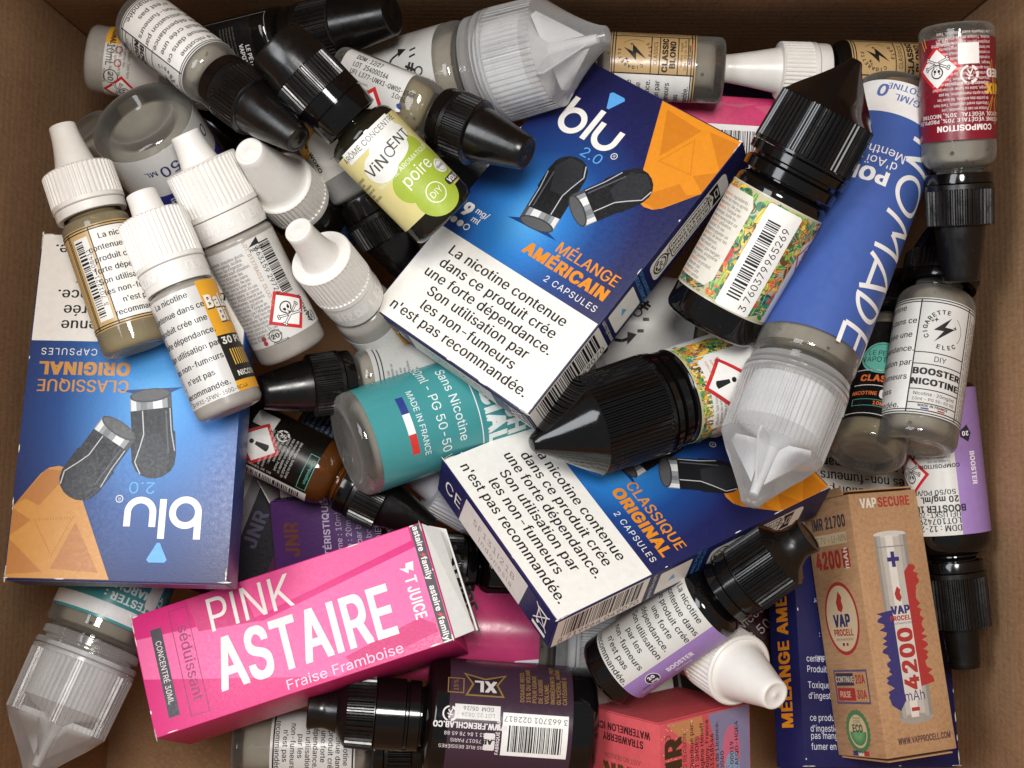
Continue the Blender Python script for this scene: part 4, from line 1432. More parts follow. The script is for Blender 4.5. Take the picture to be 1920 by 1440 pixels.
def blu_back(p):
    p.push(0, 0, 180)
    warn_panel(p, -56, -20, 69)
    p.small(-28, -8, 56, 5, 4, 1.9, '#dfe2ee', seed=3); p.small(-28, 20, 56, 6, 4, 1.9, '#dfe2ee', seed=4)
    p.text('Informations et composition', -6, 14, 2.0, WH, bold=.05)
    p.poly([(30.6, -8), (32.4, -10.4), (34, -8), (32.4, -5.6)], '#c8252c', 2)
    p.pop()
    for y in (-20, -29, -40, -46):
        p.small(-31.5, y, 26, 2, 3.6, 2.2, '#dfe2ee', seed=int(-y))

def blu_spine(p):     # left face, shown with x down, y towards the front
    p.push(0, 0, 180)
    p.text('MÉLANGE AMÉRICAIN', -10, 0.4, 6.0, OR, bold=.07, sx=.70)
    p.text('9', 36, 1.4, 5.8, WH, bold=.08)
    p.ell(35, -4.4, 1.2, 1.4, WH, 2, 16); p.ell(38.2, -4.4, 1.2, 1.4, WH, 2, 16)
    p.pop()

def astaire(p):
    q = 102 / 570
    X = lambda a: -51 + a * q
    Y = lambda d: 20.5 - d * q
    D1, D2, LT = '#dd2f7e', '#cf2070', '#f0609f'
    p.poly([(X(2), Y(45)), (X(150), Y(60)), (X(240), Y(85)), (X(560), Y(40)), (X(560), Y(175)), (X(350), Y(226)), (X(2), Y(120))], LT, .5)
    p.poly([(X(215), Y(2)), (X(545), Y(2)), (X(545), Y(28)), (X(225), Y(75))], '#ea4d90', .8)
    p.poly([(X(110), Y(2)), (X(215), Y(2)), (X(228), Y(82)), (X(120), Y(66))], D2, 1)
    p.poly([(X(370), Y(196)), (X(520), Y(170)), (X(545), Y(190)), (X(545), Y(205)), (X(385), Y(226))], D2, 1)
    w = '#efe6df'
    p.text('PINK', X(139), Y(44), 62 * q, w, 'l', bold=.0, fw=168 * q, lay=3)
    p.text('ASTAIRE', X(138), Y(138), 92 * q, w, 'l', bold=.05, fw=344 * q, lay=3)
    p.text('Fraise Framboise', X(253), Y(212), 18 * q, '#f4cfdc', 'l', bold=.0, fw=224 * q, lay=3)
    p.frame(X(72), Y(212), X(108), Y(12), .25, '#8d1f57', 3)
    p.text('séduissant', X(93), Y(116), 20 * q, '#8d1f57', rot=-90, lay=3, bold=.02)
    p.rect(X(32), Y(202), X(53), Y(36), '#37323a', 3); p.text('CONCENTRÉ 30ML', X(42.5), Y(119), 10.5 * q, '#efe6df', rot=-90, lay=4, sx=.9)
    p.push(X(524), Y(124), -90)
    p.text('T', -25 * q, 0, 21 * q, w, lay=3, bold=.05, fw=15 * q); p.text('JUICE', 18 * q, 0, 21 * q, w, lay=3, bold=.05, fw=64 * q)
    p.poly([(-58 * q, 13 * q), (-40 * q, 9 * q), (-46 * q, 1 * q), (-38 * q, -1 * q), (-52 * q, -16 * q), (-49 * q, -4 * q), (-58 * q, -2 * q)], w, 3)
    p.pop()
    p.rect(X(548), Y(229), X(567.5), Y(2), '#34343a', 3)
    for d in (58, 174):
        p.text('astaire', X(558), Y(d - 29), 10.5 * q, '#efe6df', rot=-90, lay=4, bold=.05); p.text('family', X(558), Y(d + 29), 10.5 * q, '#efe6df', rot=-90, lay=4, bold=.05)
        p.push(X(558), Y(d + 3), -90); p.bolt(0, 0, 7 * q, '#e0322e', 4); p.pop()

def kraft_front(p):
    R_, B_, W_ = '#a5312c', '#36306a', '#cfc6b8'
    p.text('VAP', -6.5, 40, 3.1, '#e0d6c8', bold=.07, sx=.72); p.text('SECURE', 3.8, 40, 3.1, R_, bold=.07, sx=.72)
    # battery picture
    p.rect(-6.5, -32, 6.5, 29, '#b9b2a8', 1); p.ell(0, 29, 6.5, 1.1, '#c9c2b8', 1.2, 24); p.ell(0, -32, 6.5, 1.6, '#9a9288', 1.1, 24)
    for x0, x1, c in ((-6.5, -5.4, '#8d867d'), (-5.4, -3.9, '#a49d93'), (-2.0, 1.0, '#d6d0c6'), (3.6, 5.2, '#a8a097'), (5.2, 6.5, '#8b847b')):
        p.rect(x0, -31.5, x1, 28.6, c, 1.5)
    p.rect(-6.5, 24.6, 6.5, 25.0, '#8d867d', 2)
    p.rect(-2.4, 19.8, 2.4, 21.2, B_, 3); p.rect(-.75, 17.9, .75, 23.1, B_, 3.3)
    r = random.Random(5)
    pts = [(-6.8 - r.uniform(0, 3.2), y) for y in np.linspace(-27, 3, 34)]
    p.poly([(-3.4, 3.8), (-3.4, -26), (-5.8, -29)] + pts, B_, 3)
    pts = [(6.6 + r.uniform(0, 2.6), y) for y in np.linspace(18, -21, 40)]
    p.poly([(3.6, -22), (3.6, 16), (6, 18.5)] + pts, R_, 3)
    p.rect(-3.4, -26, 3.6, 4.6, '#cdc6bb', 2.5)
    p.poly([(-1.1, 7.2), (.3, 6.2), (1.1, 7.6), (.7, 9.2), (1.0, 10.2), (-.2, 11.4), (-1.0, 10), (-1.5, 9)], R_, 3.5)
    p.text('VAP', 0, 3.6, 2.6, B_, bold=.1, sx=.95, lay=4); p.text('PROCELL', 0, .9, 1.5, R_, bold=.08, sx=.95, lay=4); p.text('Ultra Powerful Boost', 0, -.8, .7, B_, lay=4)
    p.text('4200', .1, -12.3, 5.6, R_, rot=90, bold=.08, sx=.95, lay=4)
    p.text('mAh', .4, -24.6, 3.2, B_, lay=4, sx=.9); p.rect(-1.6, -29.6, 1.6, -28.4, R_, 4)
    p.text('WWW.VAPPROCELL.COM', 1.8, -38.6, 2.0, '#5a3a3a', bold=.06, fw=21)

def kraft_left(p):     # x down the carton, y to the front: turn so that text reads upright
    p.push(0, 0, 90)
    R_, B_ = '#a5312c', '#3a3440'
    p.text('IMR 21700', 0, 35.2, 3.9, B_, bold=.07, sx=.66)
    p.rect(-9.5, 27.6, 9.5, 31.4, '#c9b695', 1); p.text('3.7V - LI-MN', 0, 29.5, 2.4, '#8d7250', sx=.85)
    p.text('4200', -3.0, 22.6, 5.6, R_, bold=.09, sx=.7); p.rect(5.4, 19.4, 9.6, 25.8, R_, 1); p.text('mAh', 7.5, 22.6, 2.4, '#e4d8c4', rot=90, bold=.05)
    p.push(0, 2.6, 0, 1, 1.25)
    p.ell(0, 0, 9.9, 9.9, R_, 1, 40); p.ell(0, 0, 8.9, 8.9, '#cdb692', 2, 40)
    p.poly([(-1.6, 2.2), (.4, 1.6), (1.6, 3.0), (1.0, 4.6), (1.4, 5.8), (-.3, 7.4), (-1.4, 5.6), (-2.2, 4.4)], R_, 3)
    p.text('VAP', 0, -.6, 3.2, '#332e5c', bold=.1, lay=3); p.text('PROCELL', 0, -3.8, 1.7, R_, bold=.08, lay=3); p.text('Ultra Powerful Boost', 0, -5.6, .75, B_, lay=3)
    p.rect(-1.6, -7.4, -.4, -6.6, '#332e5c', 3); p.rect(.6, -7.4, 1.8, -6.6, R_, 3)
    p.pop()
    p.frame(-9.8, -26, 9.8, -14.6, .7, '#5b5068', 1)
    p.rect(-8.7, -19.9, 1.6, -15.7, '#332e42', 1); p.text('CONTINUE', -3.6, -17.8, 2.0, '#d9c8a8', sx=.7, bold=.04); p.text('20A', 5.4, -17.8, 2.8, R_, bold=.05, sx=.7)
    p.rect(-8.7, -24.9, 1.6, -20.7, R_, 1); p.text('PULSE', -4.2, -22.8, 2.0, '#d9c8a8', sx=.7, bold=.04); p.text('30A', 5.4, -22.8, 2.8, R_, bold=.05, sx=.7)
    p.push(0, -35.0, 0)
    n = 48
    p.poly([((6.6 + .5 * (k % 2)) * math.cos(2 * math.pi * k / n), (6.9 + .5 * (k % 2)) * math.sin(2 * math.pi * k / n)) for k in range(n)], '#4c7a4a', 1)
    p.ell(0, 0, 5.2, 5.5, '#c9b58e', 2, 32); p.ring(0, 0, 0, 4.7, '#4c7a4a', 3, 20, 182, 358)
    p.text('ECO', 0, 1.0, 2.4, '#2e4a2e', bold=.08, sx=.8, lay=3); p.text('100%', 0, 3.2, 1.1, '#2e4a2e', lay=3); p.text('PACKAGE', 0, 4.4, .7, '#2e4a2e', lay=3)
    p.pop()
    p.rect(-4.6, -43, -1.6, -41.4, '#3a3a6a', 1); p.rect(-1.6, -43, 1.6, -41.4, '#d6cbb8', 1); p.rect(1.6, -43, 4.6, -41.4, '#b0352f', 1)
    p.pop()

def jnr_panel(text_col):
    def f(p):
        p.push(0, 0, -90)
        k = '#3e1f22'
        p.text('WATERMELON ICE', 0, -25.4, 2.4, k, bold=.06, sx=.8); p.text('STRAWBERRY', 0, -21.9, 2.4, k, bold=.06, sx=.8)
        p.text('JUST NO REASON', 0, -15.6, 1.7, '#7a4a2e', sx=.85); p.text('JNR', 0, -9.6, 7.0, text_col, bold=.1, sx=.95); p.ring(9.6, -6.6, 1.0, 1.25, text_col, 2)
        p.pop()
    return f

def straw_front(p):
    k = '#3e1f22'
    # soft colour fields
    p.poly([(-19, 29.5), (-2, 29.5), (-1, 24), (-8, 21), (-13, 24)], '#c98a5c', .6)
    p.poly([(1, 29.5), (22, 29.5), (22, -12), (12, -10), (6, 6), (4, 20)], '#8c86a8', .6)
    p.ell(12.4, 14, 4.6, 10, '#d2708a', .9, 30); p.ell(12.8, 9, 3.8, 6, '#8fa6c4', 1.0, 30); p.ell(4, -20, 14, 10, '#c8455c', .9, 30)
    r = random.Random(3)
    for i in range(60):
        p.ell(r.uniform(-21.5, -15) if i % 2 else r.uniform(-21, -5), r.uniform(5, 29), .25, .25, '#efc7a8', 1.6, 6)
    p.text('JNR', -16.2, 14.4, 7.4, '#43301e', rot=90, bold=.1, sx=.95); p.ring(-18.6, 24.6, 1.0, 1.25, '#43301e', 2); p.text('JUST NO REASON', -10.8, 15.0, 1.7, '#5a2c2a', rot=90)
    for i, l in enumerate(['Importé et Distribué par:', 'E. SOFT SHOES', '36 Rue Eugène Hénaff', '93000 Bobigny, France', '01483338546', 'Numéros de Licence:', '4119000060', 'UID:', '0568-25-00019', 'H-CSN-C44A-AEQD-HQE4']):
        p.text(l, -7.4 + i * 2.5, 14 if i < 6 else 8, 1.75, k, rot=90, bold=.03)

def jnr_purple(p):
    w = '#c9b7d2'
    p.push(0, 0, 90)
    p.text('JNR', 18, 12, 5.0, '#6b351c', bold=.05, sx=.9)
    p.text('CARACTÉRISTIQUES:', 17, -1, 2.4, w, bold=.05)
    for i, l in enumerate(['Volume : 10ml', 'Nicotine : 20mg/ml', 'Bouffées par bouteille', 'Tirage: bouffée', 'INGRÉDIENTS:', 'PG, VG, arômes naturels']):
        p.text(l, 17, -5.4 - i * 3.6, 2.1, w)
    p.pop()

def jnr_dark(p):
    p.rect(-14.6, -29, -5, 30, '#cfcdc0', 1); p.rect(-9, -29, -5, 29, '#8d8a8c', 1.3)
    p.poly([(-9, -29), (9, -29), (9, -8), (-2, 16), (-9, 16)], '#16131f', 1)
    p.push(-1, -8, 90); p.text('JNR', 6, 0, 5, '#55526a', bold=.06); p.text('JUST NO REASON', 0, 6, 1.6, '#6f6b86'); p.pop()
    p.text('JUST NO REASON', -12, 0, 2, '#54525a', rot=90)

def white_side(p):
    p.rect(-24, -14, 8, 4, '#23272e', 1, r=1.5); p.rect(-24, 8, 14, 14, '#23272e', 1)
    p.text('UFI : HD0S-S0CA-800Y-J', -8, -10, 2.2, '#cfcfcb')
    p.barcode(-26, 5, -10, 14, lay=2, seed=4)

def pink_box(p):
    p.rect(-6, -15, 22, 6, '#ece8e6', 1, r=1); p.barcode(-3, -9, 19, 4, lay=2, seed=14)
    p.rect(25, -12, 30, 4, '#ece8e6', 1, r=1); p.text('2ML', 27.5, -4, 2.4, K, rot=-90, bold=.06)
    for k in range(6):
        p.poly([(-30 + k * 11, 13), (-24 + k * 11, 9 + k % 2 * 3), (-18 + k * 11, 14)], '#c53563', .8)

def small_blue(p):
    p.lines(['SCANNEZ POUR', 'EN SAVOIR PLUS', 'SUR LE PRODUIT'], 6, 6, 5, 2.6, LB)
def bi_card(p):
    p.rect(-30, -30, 8, 30, '#e4e2de', 1); p.text('bi', -2, -2, 7, K, bold=.06); p.rect(10, -30, 11, 30, '#8a8a8a', 1)

# ------------------------------------------------------------------ the heap: cartons
BLU1 = radial_print('blue_glow_carton', [(0.0, '#58b0ee'), (0.25, '#2b7cca'), (0.5, '#164388'), (0.78, '#191e55'), (1.0, '#191c4c')], (-9, -3), 47, .85)
BLU2 = radial_print('blue_glow_carton_sheened', [(0.0, '#5cb2ee'), (0.25, '#3a88d2'), (0.55, '#2c5496'), (0.9, '#30345f'), (1.0, '#262a58')], (-8, -2), 56, .8, rough=.36)  # same glow print, blues greyed to paint the left carton's sheen into the colour
NAVYC = surf('navy_carton', '#1b1e50', .38, var=.08, scale=500, bump=.1, bscale=1500)
PINKC = surf('magenta_carton', '#dd2f7e', .4, var=.05, scale=500, bump=.1, bscale=1500)
PURPC = surf('purple_carton', '#4d2563', .4, var=.08, scale=500, bump=.1, bscale=1500)
PLUMC = surf('plum_carton', '#5a2449', .4, var=.08, scale=500, bump=.1, bscale=1500)
CORALC = surf('coral_carton', '#d2585e', .35, var=.08, scale=300, bump=.1, bscale=1500)
WHITEC = surf('white_carton', '#d9d6d0', .5, var=.04, scale=500, bump=.1, bscale=1500)
ROSEC = surf('rose_carton', '#d43e72', .3, var=.08, scale=300)
GC = 'cartons lying in the heap'
GB = 'blue capsule cartons in the heap'

b11 = carton('capsule_carton', 'blue capsule carton reading MÉLANGE AMÉRICAIN on its front, on top of the heap', (13.9, 51.5, 68.4), (-9.3, -25.8, -34.4), 69, 113, 16, BLU1,
       {'front': lambda p: (blu_front('m')(p), scuffs(p, 69, 113, 26, 1)), 'right': blu_right, 'bottom': blu_bottom}, GB, flap=['bottom'])
b21 = carton('capsule_carton', 'blue capsule carton lying upside down against the left wall, its lower half greyed by sheen', (-120.9, -6.0, 79.4), (14.0, 0.6, 178.8), 69, 113, 16, BLU2,
       {'front': lambda p: (blu_front('c', OR='#cf9244', OR2='#bb7a3a')(p), scuffs(p, 69, 113, 30, 2)), 'right': blu_right, 'bottom': blu_bottom}, GB, rough=.34, flap=['top'])  # orange inks dulled: the washed-out look of the sheen is put in the colour
b22 = carton('capsule_carton', 'blue capsule carton reading CLASSIQUE ORIGINAL, CE mark on its end, under a black cone cap', (42.6, -30.1, 58.2), (-30.8, -30.2, -52.1), 69, 113, 16, BLU1,
       {'front': lambda p: (blu_front('c')(p), scuffs(p, 69, 113, 30, 2)), 'right': blu_right, 'bottom': blu_bottom}, GB, flap=['bottom'])
b20 = carton('capsule_carton', 'dark blue capsule carton with orange lettering along its narrow side, under the kraft box', (130.4, -79.5, 21.2), (-17.1, 24.9, -7.3), 69, 113, 16, NAVYC,
       {'front': lambda p: (blu_back(p), scuffs(p, 69, 113, 40, 6)), 'left': blu_spine}, GB, flap=['bottom'])
carton('capsule_carton', 'blue carton with small light blue lettering, buried below the white cap at the back', (102, 92, 14), (6, 4, 8), 113, 50, 14, NAVYC, {'front': small_blue}, GB)

ast = carton('flavour_carton', 'bright pink carton reading PINK ASTAIRE with a white torn open end', (-73.0, -80.4, 64.9), (-19.1, 0, 18.2), 102, 41, 34, PINKC, {'front': lambda p: (astaire(p), scuffs(p, 102, 41, 22, 5))}, GC, rough=.4)
slab('lid_flap', [(51.1, 20.0, -1.0), (51.1, -20.0, -.4), (57.5, -19.0, -3.4), (56.0, 16.5, -4.4)], .7, WHITEC, ast, (0.35, 0, 1))
slab('end_flap', [(52.5, 19.6, -4.8), (57.6, 16.8, -5.2), (58.2, -19.0, -4.2), (57.8, -19.0, -18), (53.0, 19.0, -18)], .6, WHITEC, ast, (1, 0, 0))
_p = Print(1.0)
_p.text('ASTAIRE', 0, 0, 5.2, K, bold=.08, sx=.75, rot=-90)
_m = np.array([[0.0, 1, 0], [-.16, 0, 1]])
_p.build('end_print', ast, lambda v, q: np.array([57.2, 0, -9.5]) + v[:, :1] * np.array([.95, 0, .3]) * 1.0 + v[:, 1:2] * np.array([-.05, 1, 0]) + np.asarray(q).reshape(-1, 1) * np.array([.3, 0, .95]), off=.9, step=.02)

kr = carton('battery_carton', 'brown kraft battery carton with a printed battery, at the lower right corner of the heap', (130.7, -79.2, 56.3), (-11.1, 21.0, 1.9), 28, 87, 28, KRAFT,
       {'front': kraft_front, 'left': kraft_left}, GC, rough=.6, bev=.6)
for y, sg in ((43.7, 1), (-43.7, -1)):
    slab('end_flap', [(-13.2, y, -27), (13.2, y, -27), (12.8, y + sg * .6, -1.2), (-12.8, y + sg * .6, -1.2)], .5, KRAFT, kr, (0, sg, 0))
slab('side_flap', [(-13.6, 43.6, -26), (-13.6, 43.6, -4), (-12.6, 46.6, -6), (-12.6, 46.6, -24)], .5, KRAFT, kr, (1, 0, 0))

carton('flavour_carton', 'coral red flavour carton with an upside down watermelon name, at the front edge', (65.6, -140.5, 55.5), (0, 40, 1), 45, 60, 34, CORALC,
       {'front': straw_front, 'left': jnr_panel('#5a3a1c')}, GC, rough=.35, flap=['top'])
pur = carton('flavour_carton', 'purple flavour carton with tarnished gold letters, half hidden under the pink carton', (-66, -73, 22), (4, -6, 4), 38, 64, 24, PURPC, {'front': jnr_purple}, GC, flap=['top'])
slab('paper_insert', [(-17, 31.5, -8), (17, 31.5, -8), (15.5, 41, -4), (-16, 40, -4)], .3, WHITEC, pur, (0, -.4, 1))
slab('lid_flap', [(-19, 31.5, -1), (-19, 31.5, -22), (-24, 40, -20), (-23.5, 40, -3)], .4, WHITEC, pur, (-1, -.3, 0))
carton('flavour_carton', 'plum coloured flavour carton with a black corner panel, leaning beside the left blue carton', (-93, -52, 10), (0, 14, -22), 30, 62, 22, PLUMC, {'front': jnr_dark}, GC)
carton('flavour_carton', 'white carton with dark printed panels wedged beside the clear square bottle', (-17, 78, 18), (0, 0, -4), 60, 34, 20, WHITEC, {'front': white_side}, GC)
carton('flavour_carton', 'rose pink carton with white barcode patch, behind the orange corner of the top carton', (72, 87, 26), (2, 2, -3), 62, 32, 16, ROSEC, {'front': pink_box}, GC)
carton('flavour_carton', 'black and white card pack glimpsed under the purple labelled black bottle', (50, -97, 4), (0, 0, 8), 70, 62, 10, surf('black_carton', '#17171a', .4), {'front': bi_card}, GC)
carton('flavour_carton', 'deep pink flavour carton peeping from under the lower left end of the pink carton', (-118, -98, 8), (0, 0, 14), 40, 26, 14, surf('dark_pink_carton', '#a02458', .4), {}, GC)

# ------------------------------------------------------------------ the heap: bottles
GS = 'small dropper bottles in the heap'
GL = 'large bottles in the heap'
DB = lambda **k: ('dropper', BLACK, dict(dict(rc=.96, ribmat=BLACKM, c0=.86, c1=.44, sk=.44, curve=.8), **k))
DW = lambda **k: ('dropper', WHITE, dict(dict(rc=1.03, c0=.62, c1=.38, sk=.52, ring=.12, curve=1.5), **k))
GBK = lambda **k: ('gorilla', BLACK, dict(dict(rc=1.07), **k))
GCL = lambda **k: ('gorilla', FROST, dict(dict(rc=1.04, clear=True, c1=.17, fw=.6), **k))

bottle('dropper_bottle', 'small milky bottle with yellow and white label, in the back left corner of the box', (168, 108, 38), (500, 160, 30), 62, MILKY, DW(), sh=.46, zc=.54, lab=(.11, .42, '#e6e2da'), pr=pr_yellow_white, group=GS)
bottle('dropper_bottle', 'clear bottle with white warning label and black cap, base in the back left corner', (262, 36, 66), (560, 262, 100), 61, CLEAR, DB(c1=.44, sk=.45), sh=.46, zc=.54, lab=(.05, .455, '#e9e7e2'),
       pr=elec(.05, .455, 36, '#e9e7e2', ['BOOSTER', 'NICOTINE'], ['Nicotine : 20mg/ml', '10ml - PG 50-50 VG'], 'DIY'), group=GS)
bottle('dropper_bottle', 'dark smoky square bottle with a black label and black cap against the back wall', (388, 108, 40), (736, 26, 70), 62, SMOKE, DB(rc=.95, c0=.9, c1=.66, sk=.5, curve=1), sh=.40, zc=.48, lab=(.06, .36, '#1a1918', -62, 62), pr=pr_petit, group=GS, square=.7)
bottle('dropper_bottle', 'olive bottle with a pale yellow and green pear label and tall black cap', (838, 412, 86), (512, 80, 98), 72, OLIVE, ('flip', BLACK, dict(rc=.88)), sh=.485, zc=.555, neck=.55, lab=(.085, .475, '#f3e69e'), pr=pr_vincent, group=GS, lrough=.24)
bottle('dropper_bottle', 'clear square bottle with a white hazard label and black cap, beside the pear bottle', (640, 145, 62), (988, 288, 88), 60, CLEAR, DB(rc=1.05, c0=.82, c1=.5, sk=.42, curve=.85), sh=.42, zc=.56, lab=(.06, .41, '#e6e4df', -58, 58), pr=pr_ddm, liquid=LIQUID2, group=GS, square=.7)
bottle('large_bottle', 'large white bottle with hand drawn marks and frosted cone cap along the back wall', (600, 215, 24), (1143, 66, 70), 101, CLEAR, GCL(sk=.56, facets=0, fw=0, curve=1.3), sh=.53, zc=.58, neck=.8, lab=(.04, .50, '#dcdad6'), pr=pr_jar(True), group=GL)
bottle('dropper_bottle', 'clear bottle with tan label behind the frosted cone cap, base to the right', (1357, 133, 42), (935, 112, 36), 61, CLEAR, DB(), sh=.5, zc=.57, lab=(.13, .5, '#d6b27c'),
       pr=elec(.13, .5, -12, '#d6b27c', ['CLASSIC', 'BLOND'], ['Nicotine : 0mg/ml', '10ml - PG 50-50 VG'], 'CLASSICS', wide=78), group=GS)
bottle('dropper_bottle', 'tan labelled bottle with a white dropper cap pointing left along the back wall', (1795, 145, 34), (1352, 128, 40), 60, SMOKE, DW(rc=.9, c0=.78, c1=.46, sk=.46, curve=1.2), sh=.5, zc=.56, lab=(.11, .49, '#d6b27c'),
       pr=elec(.11, .49, -2, '#d6b27c', ['CLASSIC', 'BLOND'], ['Nicotine : 6mg/ml', '10ml - PG 50-50 VG'], 'CLASSICS', warnbg='#d6b27c', wide=78, warn=False), group=GS)
bottle('dropper_bottle', 'dark red labelled bottle with a skull sign, upside down in the back right corner', (1793, 48, 82), (1802, 528, 74), 68, CLEAR, DB(rc=.92, c0=.74, c1=.52, sk=.48, curve=.8, ring=.1), sh=.50, zc=.575, lab=(.06, .45, '#8a1f2e'), pr=pr_red, group=GS, liquid=LIQUID3)
bottle('large_bottle', 'large black bottle with fruit patterned barcode label, pointed cap toward the back right', (1325, 612, 76), (1607, 112, 98), 92, BLACKGLASS, GBK(rc=1.06, sk=.6, facets=4, fw=.6, ring=.2, curve=1.25), sh=.5, zc=.545, neck=.8, lab=(.10, .49, '#dcd5c2'), pr=pr_pine, group=GL, lrough=.22)
bottle('large_bottle', 'large blue labelled bottle with white lettering along it and a clear cone cap', (1696, 182, 54), (1405, 948, 96), 96, CLEAR, GCL(sk=.58, facets=4, fw=.8, ring=.1), sh=.66, zc=.695, neck=.85, lab=(.035, .635, '#4a68b4'), pr=pr_nomade, group=GL, lrough=.4, roll=0)
bottle('large_bottle', 'large bottle with exclamation hazard label, its black cone cap resting on a blue carton', (1470, 676, 50), (996, 834, 84), 92, BLACKGLASS, GBK(rc=1.06, sk=.62, facets=0, fw=0, ring=.13, c1=.16, curve=1.12), sh=.44, zc=.475, neck=.8, lab=(.02, .45, '#e4e2dc'), pr=pr_excl, group=GL)
bottle('large_bottle', 'white labelled bottle with a hand drawn arrow, mostly hidden beneath the top blue carton', (1345, 640, 18), (840, 560, 20), 104, CLEAR, GCL(), sh=.6, zc=.66, neck=.8, lab=(.12, .55, '#dedcd8'), pr=pr_jar(False), group=GL)
bottle('dropper_bottle', 'clear booster bottle with a white bolt logo label, standing against the right wall', (1716, 838, 64), (1778, 420, 42), 73, CLEAR, DB(rc=.98), sh=.61, zc=.70, lab=(.09, .59, '#e9e7e2'),
       pr=elec(.09, .59, -26, '#e9e7e2', ['BOOSTER', 'NICOTINE'], ['Nicotine : 20mg/ml', '10ml - PG 50-50 VG'], 'DIY', wide=94), group=GS)
bottle('dropper_bottle', 'black labelled bottle with teal round badge, its clear base just above the kraft box', (1624, 856, 58), (1694, 520, 14), 68, CLEAR, DB(), sh=.62, zc=.70, lab=(.09, .6, '#191919'), pr=pr_classic_black, group=GS, punt=.16, liquid=LIQUID2)
bottle('dropper_bottle', 'black bottle with white and violet label, lying cap down along the right wall', (1752, 722, 36), (1810, 1252, 42), 72, BLACKGLASS, ('dropper', BLACK, dict(rc=.78, ribmat=BLACKM, c0=.62, c1=.5, sk=.62, ring=.1, curve=1.2)), sh=.54, zc=.625, neck=.55, lab=(.02, .525, '#e6e4de'), pr=pr_purple_back, group=GS)
bottle('dropper_bottle', 'amber bottle with black label and exclamation sign, beside the left blue carton', (438, 800, 40), (812, 988, 42), 64, AMBER, DB(rc=.92, c0=.8, c1=.3, sk=.46, curve=.9), sh=.42, zc=.56, lab=(0.0, .43, '#17140f'), pr=pr_amber, group=GS)
bottle('large_bottle', 'large clear bottle with teal label and tricolour bar, base toward the left', (650, 838, 62), (1135, 676, 28), 97, CLEAR, GCL(), sh=.66, zc=.7, neck=.8, lab=(.06, .64, '#4ea3a6'), pr=pr_teal, liquid=LIQUID3, group=GL, lrough=.2)
bottle('dropper_bottle', 'clear bottle with dark blue and white label, tucked under the top blue carton', (690, 655, 26), (1000, 560, 22), 62, CLEAR, DB(), sh=.6, zc=.68, lab=(.08, .62, '#2a5472'), pr=pr_blue_small, group=GS, punt=.15)
bottle('dropper_bottle', 'clear bottle with silver label, black cap pointing left above the teal bottle', (850, 688, 40), (488, 736, 64), 55, CLEAR, DB(rc=1.08, c0=.84, c1=.52, sk=.46, curve=.85), sh=.46, zc=.545, lab=(.05, .46, '#c9c8c4'), pr=pr_silver, group=GS)
bottle('dropper_bottle', 'milky bottle with white and yellow label and white cap, on the left blue carton', (434, 772, 94), (264, 362, 92), 64, MILKY, DW(rc=1.03, c0=.5, c1=.44, sk=.74, ring=.22, curve=1.6), sh=.535, zc=.565, neck=.8, lab=(.055, .53, '#e9e6e1'), pr=pr_balance, group=GS)
bottle('dropper_bottle', 'beige liquid bottle with barcode label and off white cap, leftmost on the left carton', (259, 655, 88), (116, 236, 86), 64, BEIGE, ('dropper', WHITE2, dict(rc=1.06, c0=.6, c1=.37, sk=.50, ring=.1, curve=1.6)), sh=.545, zc=.595, neck=.72, lab=(.10, .53, '#d9b67c'), pr=pr_beige, group=GS)
bottle('dropper_bottle', 'milky bottle with white skull and barcode label, right of the yellow labelled one', (552, 660, 66), (346, 250, 84), 68, MILKY, DW(rc=1.02, c0=.52, c1=.40, sk=.70, ring=.22, curve=1.7), sh=.525, zc=.555, neck=.8, lab=(.085, .515, '#e9e6e1'), pr=pr_white_bar, group=GS)
bottle('dropper_bottle', 'bottle with big ribbed white cap pointing up left, below the glossy black caps', (622, 440, 34), (466, 283, 92), 63, SMOKE, DW(rc=1.0, c0=.82, c1=.42, sk=.40, ring=.04, curve=1.1, rim=True), sh=.3, zc=.42, lab=(.02, .2, '#2a3f58'), pr=None, group=GS)
bottle('dropper_bottle', 'milky bottle with white domed cap pointing up, left of the top blue carton', (742, 656, 34), (558, 430, 94), 61, MILKY, DW(rc=.98, c0=.62, c1=.42, sk=.62, ring=.24, curve=2.2), sh=.36, zc=.44, lab=(.0, .3, '#e6e3de'), pr=pr_liqua, group=GS)
bottle('dropper_bottle', 'grey bottle with an upside down 10 ML label and a black dropper cap below it', (598, 222, 58), (778, 525, 48), 62, GREY, DB(rc=.98, c0=.86, c1=.4, sk=.5, curve=1, ring=.2), sh=.42, zc=.47, lab=(0, .31, '#e6e2da'), pr=pr_10ml, group=GS)
bottle('large_bottle', 'large clear bottle with round base facing up and a white and dark blue label', (259, 217, 70), (474, 540, -2), 92, CLEAR, GCL(), sh=.66, zc=.7, neck=.8, lab=(.04, .64, '#e9e7e3'), pr=pr_50ml, group=GL, punt=.2, liquid=LIQUID3)
bottle('dropper_bottle', 'small clear bottle between the left wall and the large round based bottle', (160, 238, 26), (330, 420, -8), 48, CLEAR, DB(), sh=.5, zc=.6, group=GS)
bottle('large_bottle', 'large bottle with a frosted cone cap pointing into the front left corner', (284, 966, 26), (58, 1456, 58), 98, CLEAR, GCL(sk=.62, facets=4, fw=.7, ring=.14, rc=1.0), sh=.46, zc=.50, neck=.85, lab=(.02, .43, '#4ea3a6'), pr=pr_tester, group=GL)
bottle('large_bottle', 'large bottle with plain pink label lying under the pink carton and front blue carton', (690, 1172, 18), (1262, 1196, 16), 96, CLEAR, GCL(), sh=.575, zc=.61, neck=.85, lab=(.04, .555, '#d94a80'), pr=pr_pink, group=GL)
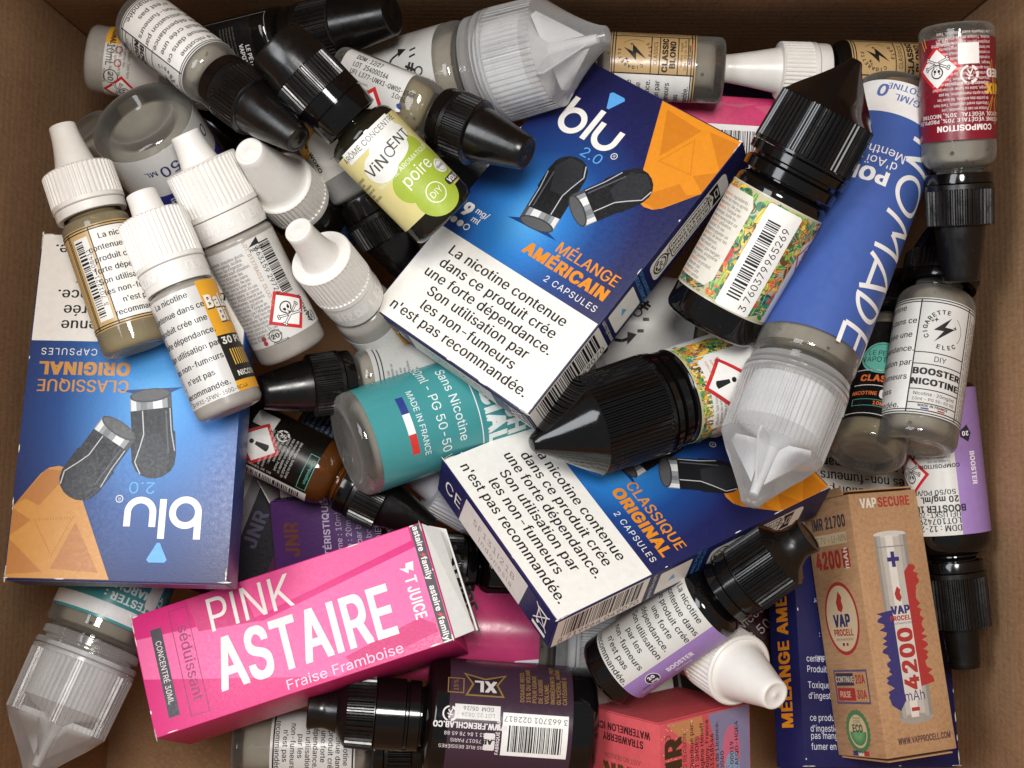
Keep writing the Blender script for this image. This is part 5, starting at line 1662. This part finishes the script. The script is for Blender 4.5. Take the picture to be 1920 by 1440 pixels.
bottle('large_bottle', 'large black bottle with dark plum barcode label and small black cap, at the front', (1108, 1364, 42), (578, 1328, 50), 110, BLACKGLASS, ('flare', BLACK, dict(rc=.62, ring=.4, sk=.68)), sh=.56, zc=.61, neck=.5, lab=(.095, .52, '#473140'), pr=pr_french, group=GL, lrough=.24)
bottle('dropper_bottle', 'clear bottle with white warning label at the front edge, under a small black cap', (440, 1397, 16), (860, 1404, 10), 66, CLEAR, DB(), sh=.56, zc=.62, lab=(.17, .54, '#e6e4df'),
       pr=lambda p: (p.lines(W10, 0, p.L * .5, p.L * .033, 9.5, bold=.03), [p.rect(-150, y - 1.5, 150, y + 1.5, K, 1) for y in (p.L * .185, p.L * .53)]), group=GS, punt=.16)
bottle('dropper_bottle', 'black glass bottle with a white warning label and violet band, above the coral carton', (1135, 1266, 50), (1516, 1003, 76), 73, BLACKGLASS, ('flare', BLACK, dict(rc=.92, ring=.26, sk=.70, w0=.62, w1=.46, w2=.52)), sh=.53, zc=.60, neck=.55, lab=(.085, .525, '#e6e4de'), pr=pr_purple(38, .085, .525), group=GS, lrough=.24)
bottle('dropper_bottle', 'clear bottle with a ribbed white dropper cap pointing toward the front right', (1262, 1172, 24), (1454, 1304, 78), 68, CLEAR, DW(rc=1.02, c0=.82, c1=.39, sk=.46, ring=.04, curve=1.1, rim=True), sh=.3, zc=.40, group=GS)
bottle('large_bottle', 'dark maroon labelled bottle glimpsed left of the dark blue carton with orange lettering', (1476, 1266, -8), (1166, 900, -14), 92, SMOKE, GCL(), sh=.62, zc=.68, neck=.8, lab=(.09, .6, '#3a1a1c'), pr=pr_maroon, group=GL)
bottle('dropper_bottle', 'glossy black bottle lying deep between the pink carton and the front blue carton', (1090, 1080, 14), (740, 1052, 22), 66, BLACKGLASS, DB(), sh=.5, zc=.58, group=GS)
bottle('dropper_bottle', 'glossy black bottle lying deep behind the row of white caps at the left', (330, 150, -4), (620, 470, -6), 62, BLACKGLASS, DB(), sh=.5, zc=.58, group=GS)
bottle('dropper_bottle', 'milky bottle with a ribbed pale cap, buried left of the CE marked blue carton', (1010, 1000, 16), (762, 862, 30), 70, MILKY, ('dropper', surf('pale_grey_plastic', '#c3c3c9', .35), dict(rc=1.0, c0=.7, c1=.5, sk=.6, ring=.1)), sh=.3, zc=.4, group=GS)
bottle('dropper_bottle', 'small dark blue labelled bottle deep between the teal bottle and the amber bottle', (560, 800, 8), (760, 905, 10), 56, SMOKE, DB(), sh=.5, zc=.6, lab=(.03, .45, '#1f3c66'), pr=pr_navy_small, group=GS)
bottle('dropper_bottle', 'black bottle lying deep against the right wall behind the booster bottle', (1800, 560, 8), (1690, 760, -4), 60, BLACKGLASS, DB(), sh=.5, zc=.6, group=GS)
